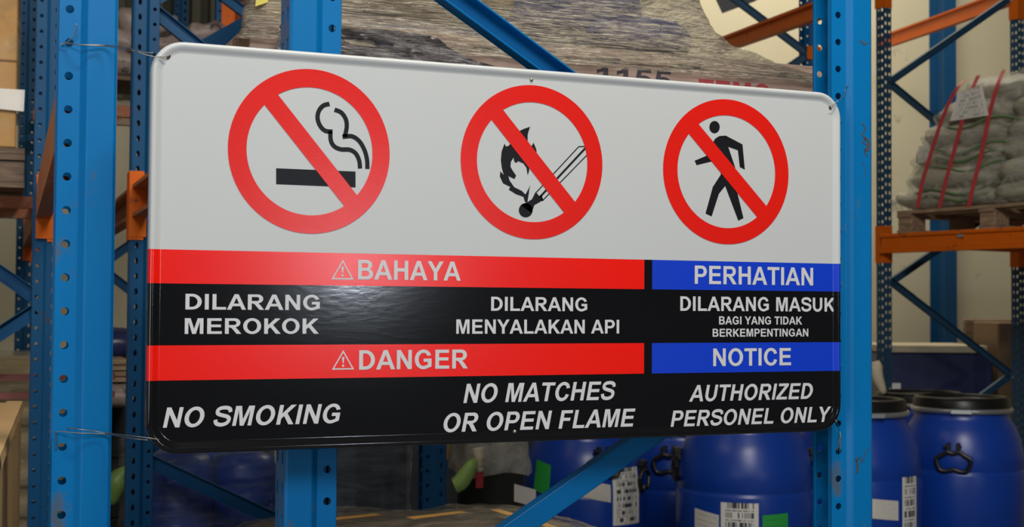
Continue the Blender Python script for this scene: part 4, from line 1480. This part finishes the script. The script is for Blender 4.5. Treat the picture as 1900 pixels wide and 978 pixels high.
# pale sacks on a pallet deep in the middle row, seen above left of the sign
ps = thing('pale_sack_load', 'pinkish grey sacks under film behind the top left corner of the sign', 'pallet load', (0, 0, 0))
a, b = PD(195, 574, 6.3), PD(345, 574, 6.3)
zs0 = zpx(230, 140, a)
zs1 = zpx(300, 62, a)
wd = (b.x - a.x) + 0.12
pls = RK(UB + 0.545, V2 * 2 - 0.62, 0)
for k in range(3):
    sack('sack', 0.52 - 0.12 * k, 0.42, 0.13, (PD(255, 574, 6.3).x + 0.02 * k, a.y + 0.2, zs0 + 0.07 + k * 0.095), M['pink_bag'], ps, k * 2.2, amp=0.035)
    sack('sack', 0.40 - 0.10 * k, 0.40, 0.12, (PD(255, 574, 6.3).x + 0.42 - 0.05 * k, a.y + 0.2, zs0 + 0.06 + k * 0.085), M['pink_bag'], ps, 7 + k * 2.2, amp=0.035)
px_, py_ = PD(255, 574, 6.3).x, a.y
pallet('wooden_pallet', 'pallet under the pinkish grey sacks behind the sign\'s top left corner', px_ + 0.2, py_ + 0.2, zs0 - 0.13, 0.95, 0.45, -RANG, M['wood_dark'])
for i, (v_, yy) in enumerate((('nearer', 0.04), ('farther', 0.34))):
    o = MB().box(px_ - 0.45, px_ + 0.85, py_ + yy, py_ + yy + 0.04, zs0 - 0.185, zs0 - 0.131, 0.002).build('pallet_support_bar', M['orange_dusty'])
    tag(o, '%s crossbar under the pallet of pinkish grey sacks' % v_, 'beam')

# things glimpsed in the gap between the left post and the next one
for (px0, px1, y0_, y1_, d, m_, nme, lab, cat) in (
        (196, 246, 612, 668, 5.6, 'navy', 'navy_bundle', 'navy wrapped bundle in the gap right of the leftmost post', 'bundle'),
        (190, 246, 668, 712, 5.3, 'wood', 'board_stack', 'stack of tan boards in the gap right of the leftmost post', 'boards'),
        (196, 248, 716, 762, 5.2, 'pink_bag', 'pale_bundle', 'pale pink and white bundle above the dark gap right of the leftmost post', 'bundle')):
    a, b = PD(px0, y0_, d), PD(px1, y1_, d)
    if nme == 'board_stack':
        t_ = thing(nme, lab, cat, (0, 0, 0))
        for k in range(4):
            z1_ = a.z - (a.z - b.z) * k / 4
            MB().box(a.x - 0.02 * (k % 2), b.x, a.y, a.y + 0.5, z1_ - (a.z - b.z) / 4 + 0.004, z1_, 0.002).build('board', M['wood'], t_)
    else:
        o = sack(nme, b.x - a.x + 0.06, 0.4, a.z - b.z, ((a.x + b.x) / 2, a.y + 0.2, (a.z + b.z) / 2), M[m_], None, px0)
        tag(o, lab, cat)
lm = MB().tube(smooth([PD(236, 868, 4.9), PD(222, 886, 4.9), PD(212, 905, 4.9), PD(206, 935, 4.9)], 4), [0.012 + 0.03 * math.sin(PI * k / 13) for k in range(13)], 10).build('lime_plastic_bag', M['lime'], None, True)
tag(lm, 'lime green plastic bag low beside the leftmost near post', 'bag')
st_ = thing('dark_backdrop_boxes', 'dark backdrop boxes filling the black gap low behind the leftmost near post', 'boxes', (0, 0, 0))
a, b = PD(172, 574, 5.6), PD(262, 574, 5.6)
zz = 0.0
for k in range(5):  # stack raised as a dark backdrop so the gap stays black
    z1_ = zz + 0.245
    MB().box(a.x + 0.01 * (k % 2), b.x, a.y, a.y + 0.6, zz, z1_ - 0.003, 0.004).build('box', M['dark'], st_)
    zz = z1_

for (X0, X1, Y0, H_, lab) in ((0.45, 1.40, 5.3, 1.42, 'added dark backdrop goods low in the far bay of the middle row'),
                             (1.95, 2.95, 5.0, 1.30, 'added dark backdrop goods behind the bagged bin below the sign')):
    g_ = thing('dark_backdrop_goods', lab, 'pallet load', (0, 0, 0))  # added goods that darken gaps where the pale wall would show
    kk = [(0.0, X0, X1, Y0, Y0 + 0.9, 0.04), (H_, X0, X1, Y0, Y0 + 0.9, 0.05), (H_ + 0.03, X0 + 0.1, X1 - 0.1, Y0 + 0.1, Y0 + 0.8, 0.05)]
    shell('goods', interp(kk, 40), M['darkgrey'], g_, 0.012, (4, 4, 8), 100, seed=X0)

# upper beams and posts in the distance between the sign's corner and the wrapped crate
f5 = thing('pallet_rack', 'narrow dark blue far post against the ribbed olive wall', 'rack', PD(328, 574, 8.3) * Vector((1, 1, 0)) if False else (PD(328, 574, 8.3).x, PD(328, 574, 8.3).y, 0), -RANG)
upright(me_far, f5, (0.04, 0, 0), 1)
for (px, yt, yb_, d) in ((413, 5, 67, 6.6),):
    p = PD(px, 574, d)
    zt_, zb_ = zpx(px, yt, p), zpx(px, yb_, p)
    f6 = thing('pallet_rack', 'far post with an orange connector just left of the wrapped crate', 'rack', (p.x, p.y, 0), -RANG)
    upright(me_far, f6, (0.03, 0, 0), 1)
    z_ = (zt_ + zb_) / 2
    bb = thing('rack_rail', 'brown far beam rising to the right behind the top left corner of the sign', 'rack rail', (p.x, p.y, z_), -RANG)
    MB().box(-0.03, 0.035, -0.046, -0.040, zb_ - z_, zt_ - z_).box(0.032, 0.037, -0.046, 0.046, zb_ - z_, zt_ - z_).build('end_connector', M['orange'], bb)
    mb = MB()
    mb.add([(x_, y_, zz_) for y_ in (-2.3, 2.4) for x_, zz_ in ((0.04, 0.05), (0.08, 0.05), (0.08, 0.038), (0.046, 0.034), (0.046, -0.034), (0.08, -0.038), (0.08, -0.05), (0.04, -0.05))],
           [(k, (k + 1) % 8, 8 + (k + 1) % 8, 8 + k) for k in range(8)])
    mb.build('rail_channel', M['orange_dusty'], bb)
    pa, pb = PD(395, -10, 5.9), PD(458, 32, 5.9)
    o = MB().beam(PD(380, -30, 6.0), PD(520, 75, 6.0), channel(0.045, 0.025, 0.003), Vector((0, -1, 0))).build('rack_brace', M['rack_far'])
    tag(o, 'dark blue diagonal brace crossing behind the left edge of the wrapped crate', 'brace')
    o = MB().beam(PD(380, 88, 5.2), PD(520, 10, 5.2), channel(0.062, 0.03, 0.003), Vector((0, 1, 0))).build('rack_brace', M['rack_far'])
    tag(o, 'pale edged blue brace rising to the right just above the sign\'s left corner', 'brace')

# ------------------------------------------------------------------ right side rack
PHI = math.radians(58)
R2, F2 = Vector((RIGHT.x, RIGHT.y, 0)).normalized(), Vector((FWD.x, FWD.y, 0)).normalized()
bdir = R2 * math.cos(PHI) - F2 * math.sin(PHI)      # along the beams
fdir = R2 * math.sin(PHI) + F2 * math.cos(PHI)      # along the frame, away from the viewer
p1 = PD(1627, 574, 8.0)
p1.z = 0
ang = math.atan2(bdir.y, bdir.x)
WR = 1.21
rr = thing('pallet_rack', 'dark teal perforated rack frame beyond the right post, with diagonal braces', 'rack', (p1.x, p1.y, 0), ang)
PWX, PWY = 0.058, 0.062


def dotted_mesh(height, mat):
    """closed box upright with dense double rows of slots on the two faces turned to the viewer"""
    mb = MB()
    for k in range(2):
        # the back is open, so the wall shows through the slots
        strip(mb, lambda p, z: (p, 0, z), 1, height, [(PWX * (k + 0.5) / 2, PWX * k / 2, PWX * (k + 1) / 2, 0.0, 0.0065, 0.010)], 0.05, 'slot', 8)
        strip(mb, lambda p, z: (PWX, p, z), 1, height, [(PWY * (k + 0.5) / 2, PWY * k / 2, PWY * (k + 1) / 2, 0.02, 0.0065, 0.010)], 0.05, 'slot', 8)
    mb.add([(0, 0, 0), (0, PWY * 0.3, 0), (0, PWY * 0.3, height), (0, 0, height)], [(0, 1, 2, 3)])
    o = mb.build('upright', mat)
    md = o.modifiers.new('sheet', 'SOLIDIFY')
    md.thickness = 0.002
    return o


up1 = dotted_mesh(5.2, M['rack_dark'])
up1.parent = rr
up2 = up1.copy()
COL.objects.link(up2)
up2.parent = rr
up2.location = (0, WR, 0)


def inrr(p):
    v_ = Vector((p.x - p1.x, p.y - p1.y, p.z))
    v_.rotate(Matrix.Rotation(-ang, 3, 'Z'))
    return v_


def plane_pt(px, py, nrm, off):
    r = ray(px, py)
    k = ((p1 - CAM).dot(nrm) + off) / r.dot(nrm)
    return inrr(CAM + r * k)


def fpt(px, py):
    """point of the frame's plane seen at (px, py), in the rack's coordinates"""
    return plane_pt(px, py, bdir, 0.03)


def rrpt(px, py):
    """point of the front beam's plane seen at (px, py), in the rack's coordinates"""
    return plane_pt(px, py, fdir, 0.0)


for a, b in (((1648, 152), (1872, -3)), ((1648, 155), (1880, 345)), ((1880, 365), (1648, 525)), ((1650, 522), (1872, 694)), ((1875, 694), (1660, 850)),
             ((1660, 860), (1875, 1010))):
    pa, pb = fpt(*a), fpt(*b)
    MB().beam(pa, pb, channel(0.042, 0.022, 0.003), Vector((1, 0, 0))).build('brace', M['rack_dark'], rr)
# orange beam across the front
bm_ = thing('rack_rail', 'orange beam with a silver sticker, carrying the strapped sacks on the right', 'rack rail', (p1.x, p1.y, 0), ang)
za, zb_ = rrpt(1660, 434).z, rrpt(1660, 470).z
yb0 = -0.042
BL = 1.75                                        # visible bay length
for y_, nme in ((yb0, 'rail_channel'), (WR + PWY + 0.002, 'rear_channel')):
    MB().box(PWX + 0.006, BL, y_, y_ + 0.04, zb_, zb_ + 0.022, 0.002).box(PWX + 0.006, BL, y_ + 0.012, y_ + 0.04, zb_ + 0.022, za - 0.022, 0.002).box(PWX + 0.006, BL, y_, y_ + 0.04, za - 0.022, za, 0.003).build(nme, M['orange'], bm_)
z1_, z2_ = zpx(1637, 420, p1), zpx(1637, 488, p1)
for y_ in (0.0, WR):
    MB().box(-0.006, PWX + 0.004, y_ - 0.006, y_ - 0.002, z2_, z1_).box(PWX + 0.001, PWX + 0.005, y_ - 0.006, y_ + PWY, z2_, z1_).build('end_connector', M['orange'], bm_)
pa = rrpt(1790, 442)
MB().box(pa.x - 0.018, pa.x + 0.018, yb0 - 0.001, yb0 + 0.0119, za - 0.040, za - 0.024).build('sticker', M['zinc'], bm_)
for u_ in (0.35, 0.95):
    MB().box(u_, u_ + 0.04, yb0 + 0.041, WR + PWY, zb_ + 0.02, za - 0.0005).build('crossbar', M['orange'], bm_)
# far orange beams running back, top right
for i, (a, b, da, db, lab) in enumerate((((1882, -8), (1630, 82), 8.8, 11.2, 'orange beam rising to the right over the cream wall, right of the right post'),
                                        ((1560, 4), (1335, 86), 6.3, 8.1, 'orange beam rising to the right between the wrapped crate and the right post'))):
    A1, B1 = PD(*a, da), PD(*b, db)
    o = thing('rack_rail', lab, 'rack rail', (0, 0, 0))
    hb = 0.055 if i == 0 else 0.045
    MB().beam(A1, B1, [(-hb, -0.02), (hb, -0.02), (hb, 0.02), (hb - .015, 0.02), (hb - .019, 0.004), (-hb + .019, 0.004), (-hb + .015, 0.02), (-hb, 0.02)], Vector((-1, 0, 0))).build('rail_channel', M['orange'], o)
    if i == 0:
        for y_, px, ya_, yb_ in ((WR, 1876, -30, 38), (0.0, 1637, -40, 17)):
            pp = p1 + fdir * y_
            z1_, z2_ = zpx(px, ya_, pp), zpx(px, yb_, pp)
            c = MB().box(-0.006, PWX + 0.006, y_ - 0.007, y_ - 0.003, z2_, z1_).box(PWX + 0.002, PWX + 0.006, y_ - 0.006, y_ + PWY, z2_, z1_).build('end_connector', M['orange'], o)
            c.matrix_world = Matrix.Translation((p1.x, p1.y, 0)) @ Matrix.Rotation(ang, 4, 'Z')
# post and brace seen over the wrapped crate's right shoulder
p = PD(1490, 574, 7.6)
f7 = thing('pallet_rack', 'dark blue far post with brace, between the wrapped crate and the right post', 'rack', (p.x, p.y, 0), -RANG)
upright(me_far, f7, (0.075, 0, 0), 1)
for a, b in (((1345, -14), (1492, 97)), ((1492, 105), (1330, 215))):
    pa, pb = PD(*a, 7.6) - f7.location, PD(*b, 7.6) - f7.location
    pa.rotate(Matrix.Rotation(RANG, 3, 'Z'))
    pb.rotate(Matrix.Rotation(RANG, 3, 'Z'))
    MB().beam(pa, pb, channel(0.042, 0.02, 0.003), Vector((0, -1, 0))).build('brace', M['rack_dark'], f7)
z1_, z2_ = zpx(1500, 88, p), zpx(1500, 112, p)
MB().box(0.0, 0.09, -0.046, -0.041, z2_, z1_).build('connector_plate', M['orange'], f7)
a_, b_ = PD(1335, -60, 8.4), PD(1420, 0, 8.4)  # plain dark wedge above the crate's right shoulder
o = MB().add([PD(1300, -60, 8.3), PD(1500, -60, 8.3), PD(1400, 3, 8.3), PD(1340, 25, 8.3), PD(1300, -60, 8.5), PD(1500, -60, 8.5), PD(1400, 3, 8.5), PD(1340, 25, 8.5)],
             [(0, 1, 2, 3), (7, 6, 5, 4), (0, 4, 5, 1), (1, 5, 6, 2), (2, 6, 7, 3), (3, 7, 4, 0)]).build('trim_3', M['dark'], label='dark wedge high in front of the back wall')
struct(o)

# sacks strapped on a pallet
sx0 = rrpt(1664, 400).x
lenx = 1.25
plz = za + 0.001
pt = Matrix.Translation((p1.x, p1.y, 0)) @ Matrix.Rotation(ang, 4, 'Z')
cpl = pt @ Vector((sx0 + lenx / 2, 0.50, plz))
pallet('wooden_pallet', 'pallet under the strapped beige sacks on the right', cpl.x, cpl.y, plz, lenx, 1.0, ang, M['wood'], 6)
sl = thing('strapped_sack_load', 'beige sacks under film with three red straps and a white sheet, on the right', 'pallet load', (cpl.x, cpl.y, plz + 0.131), ang)
hz = rrpt(1850, 128).z - (plz + 0.131)
LY = 6
lh = hz / LY
lefts = [1638, 1662, 1664, 1682, 1700, 1745]
for k in range(LY):
    xl = rrpt(lefts[k] - 3, 300).x - (sx0 + lenx / 2)
    xr = lenx / 2 - 0.02 * k
    half = (xr - xl) / 2
    for i in range(2):
        xc = xl + half * (i + 0.5)
        o = sack('sack', half * 1.02, 0.92 - 0.04 * k, lh * (1.35 if k else 1.05), (xc, -0.015 * math.sin(k * 2.1), lh * (k + 0.5) + (0.0 if k else 0.008)), M['sack'], sl, k * 3.3 + i * 7, e1=0.4, e2=0.55, amp=0.02)
    if k in (1, 3):
        pass
# green stripes printed on the sacks: thin bands following the front of each tier
for k, off in ((0, 0.2), (1, 0.25), (2, 0.15), (3, 0.3), (2, -0.25), (0, -0.1)):
    xl = rrpt(lefts[k] + 50, 300).x - (sx0 + lenx / 2)
    pts = [Vector((xl + (lenx * 0.42) * t_ / 12, -0.46 + 0.02 * k - 0.012 * math.sin(PI * t_ / 12), lh * (k + 0.55 + off) + 0.022 * math.sin(t_ * 0.6 + k))) for t_ in range(13)]
    MB().tube(pts, [0.001] + [0.007] * 11 + [0.001], 6).build('green_stripe', M['green'], sl, True)
keys = []
for k in range(LY):
    xl = rrpt(lefts[k] - 8, 300).x - (sx0 + lenx / 2)
    y0 = -0.475 + 0.02 * k
    keys.append((lh * (k + 0.05) + (0.006 if k == 0 else 0), xl + (0.02 if k else -0.01), lenx / 2 - 0.018 * k, y0 + 0.015, 0.48 - 0.02 * k, 0.10))
    keys.append((lh * (k + 0.5), xl - 0.0, lenx / 2 + 0.01 - 0.018 * k, y0 - 0.01, 0.49 - 0.02 * k, 0.12))
keys.append((hz + 0.01, keys[-1][1] + 0.15, lenx / 2 - 0.25, -0.28, 0.25, 0.14))
shell('stretch_film', interp(keys, 70), M['sackwrap'], sl, 0.014, (6, 6, 10), 200, seed=21)
# straps: follow the leaning front face
for a, b, c in (((1826, 170), (1800, 270), (1705, 388)),):
    pass


def inv_sl(px, py, y):
    """point on the plane local y of the sack load"""
    mat_ = Matrix.Translation(sl.location) @ Matrix.Rotation(ang, 4, 'Z')
    im = mat_.inverted()
    c_, r_ = im @ CAM, im.to_3x3() @ ray(px, py)
    k_ = (y - c_.y) / r_.y
    return c_ + r_ * k_


for pts in (((1790, 148), (1775, 165), (1752, 210), (1730, 275), (1712, 335), (1702, 385)),
            ((1815, 140), (1795, 185), (1785, 225), (1770, 280), (1755, 335), (1743, 386)),
            ((1862, 130), (1848, 165), (1835, 215), (1822, 280), (1808, 335), (1797, 384))):
    q = []
    for i, (px, py) in enumerate(pts):
        f = (py - 130) / 255
        q.append(inv_sl(px, py, -0.40 - 0.10 * f - (0.005 if f > .1 else -0.05)))
    q = smooth(q, 5)
    vs, fs = [], []
    for v_ in q:
        vs += [v_ + Vector((-0.013, 0, 0)), v_ + Vector((0.013, 0, 0)), v_ + Vector((0.013, 0.002, 0)), v_ + Vector((-0.013, 0.002, 0))]
    for i in range(len(q) - 1):
        for k in range(4):
            fs.append((4 * i + k, 4 * i + (k + 1) % 4, 4 * i + 4 + (k + 1) % 4, 4 * i + 4 + k))
    obj('strap', vs, fs, M['strap_red'], sl)
for pts, mt in ((((1778, 172), (1822, 158), (1834, 214), (1762, 225)), 'paper'), (((1704, 272), (1724, 268), (1722, 300), (1702, 303)), 'paper')):
    q = [inv_sl(px, py, -0.445 if px > 1740 else -0.40) for px, py in pts]
    q = [q[0], q[3], q[2], q[1]]
    obj('paper_note', q + [p_ + Vector((0, 0.0015, 0)) for p_ in q], [(0, 1, 2, 3), (7, 6, 5, 4), (0, 4, 5, 1), (1, 5, 6, 2), (2, 6, 7, 3), (3, 7, 4, 0)], M['sheet'], sl, uv=[(0, 1), (0, 0), (1, 0), (1, 1)] * 2)

# things behind the drums at the right
def slab(name, px0, px1, y0_, y1_, d, depth, mat, lab, cat, to_floor=True, bev=0.01):
    a, b = PD(px0, y0_, d), PD(px1, y1_, d)
    rz = -RANG - 0.38
    c = PD((px0 + px1) / 2, 574, d)
    w_ = (px1 - px0) / F * d
    zt1, zb1 = zpx((px0 + px1) / 2, y0_, c), (0 if to_floor else zpx((px0 + px1) / 2, y1_, c))
    o = MB().box(-w_ / 2, w_ / 2, 0, depth, 0, zt1 - zb1, bev).build(name, mat)
    o.location = (c.x, c.y, zb1)
    o.rotation_euler = (0, 0, -0.393)
    if lab:
        tag(o, lab, cat)
    return o


slab('navy_wrapped_box', 1640, 1842, 655, 740, 9.2, 0.7, M['navy'], 'long navy blue film-wrapped box behind the right drums', 'box')
a = slab('cream_sheet', 1636, 1832, 641, 654.5, 9.18, 0.72, M['bone'], 'flat cream sheet lying on the navy wrapped box', 'sheet', False, 0.004)
slab('brown_carton', 1852, 1960, 598, 760, 9.2, 0.5, M['carton_dark'], 'brown carton standing behind the right drums at the right edge', 'carton')
slab('leaning_board', 1790, 1905, 592, 700, 10.6, 0.05, M['wood'], 'light brown board against the cream wall at the right edge', 'board')
nb = [o_ for o_ in SC.collection.objects if o_.name == 'navy_wrapped_box'][0]
o = slab('printed_label', 1650, 1671, 711, 727, 9.19, 0.005, M['barcode'], None, None, False, 0.001)
o.location = (Matrix.Translation(nb.location) @ Matrix.Rotation(-0.393, 4, 'Z')).inverted() @ Vector(o.location)
o.rotation_euler = (0, 0, 0)
o.parent = nb
o = MB().tube(smooth([PD(1618, 690, 7.3), PD(1624, 676, 7.3), PD(1628, 700, 7.3), PD(1640, 730, 7.3)], 4), [0.012, .016, .02, .024, .03, .034, .034, .034, .032, .03, .026, .022, .018], 10).build('cream_rag', M['bone'], None, True)
tag(o, 'cream rag hanging beside the teal post behind the drums', 'rag')

# ------------------------------------------------------------------ tie wires
def wire(pts, label, r=0.0008):
    strands = thing('tie_wire', label, 'wire', (0, 0, 0))
    for k, off in enumerate(pts):
        MB().tube(smooth(off, 6), r, 6).build('strand', M['wire'], strands, True)
    return strands


YPL = RK(UL - 0.05, 0, 0).y - LIPN - 0.002
P3 = lambda px, py, Y: PY(px, py, Y)
wire([[P3(312, 105, -0.001), P3(285, 105, -0.003), P3(262, 99, 0.0), P3(235, 88, 0.02), P3(200, 84, YPL - 0.020), P3(160, 83, YPL - 0.018), P3(128, 81, YPL - 0.004), P3(131, 78, YPL + 0.01)],
      [P3(285, 98, 0.004), P3(262, 97, 0.01), P3(235, 92, 0.02), P3(200, 86, YPL - 0.022), P3(160, 84, YPL - 0.018), P3(122, 80, YPL - 0.004), P3(113, 84, YPL - 0.002), P3(128, 76, YPL - 0.006),
       P3(140, 60, YPL - 0.008), P3(142, 44, YPL - 0.01)]], 'twisted wire tying the top left corner of the sign to the left post')
wire([[P3(296, 816, -0.001), P3(270, 812, 0.0), P3(235, 808, 0.02), P3(200, 804, YPL - 0.020), P3(150, 797, YPL - 0.018), P3(124, 794, YPL - 0.003)],
      [P3(275, 817, 0.004), P3(240, 813, 0.02), P3(200, 806, YPL - 0.020), P3(150, 804, YPL - 0.018), P3(107, 801, YPL - 0.004), P3(104, 812, YPL - 0.001), P3(104, 835, YPL)]], 'wire tying the bottom left corner of the sign to the left post')
YPR = RK(-0.07, 0, 0).y - LIPN - 0.002
wire([[P3(1541, 199, -0.0015), P3(1549, 192, -0.004), P3(1560, 183, 0.0), P3(1566, 178, 0.03), P3(1568, 168, YPR - 0.004), P3(1573, 158, YPR - 0.01)]], 'short wire tying the top right corner of the sign to the right post')
wire([[P3(1550, 779, -0.0015), P3(1554, 786, 0.0), P3(1557, 800, YPR - 0.008), P3(1559, 808, YPR - 0.006), P3(1556, 822, YPR - 0.005), P3(1553, 836, YPR - 0.005)],
      [P3(1558, 800, YPR), P3(1560, 812, YPR - 0.006), P3(1558, 840, YPR - 0.006)]], 'wire end hanging from a hole of the right post under the sign')

# dark grease marks scrawled on the right post
inv = (Matrix.Translation(FRAME.location) @ Matrix.Rotation(-RANG, 4, 'Z')).inverted()
YM = RK(-0.02, -FACEN, 0).y - 0.0018
for pts, w_ in ((((1600, 228), (1606, 240), (1599, 250), (1607, 256), (1601, 264), (1609, 270), (1604, 282), (1610, 290)), 0.0022),
                (((1603, 256), (1611, 262), (1611, 276), (1604, 280)), 0.0050),
                (((1600, 300), (1606, 316), (1602, 332)), 0.0010), (((1596, 74), (1604, 82), (1610, 78)), 0.0030),
                (((1588, 858), (1596, 848), (1600, 858), (1606, 840), (1612, 832)), 0.0016), (((1589, 850), (1592, 868), (1590, 878)), 0.0045)):
    P = smooth([inv @ PY(a, b, YM) for a, b in pts], 5)
    y_ = min(p.y for p in P)
    poly = stroke([(p.x, p.z) for p in P], w_)
    vv = [Vector((p[0], p[1], 0)) for p in poly]
    obj('grease_mark', [(p.x, -FACEN - 0.0016, p.y) for p in vv], [tuple(t_) for t_ in tessellate_polygon([vv])], M['stencil_black'], FRAME)
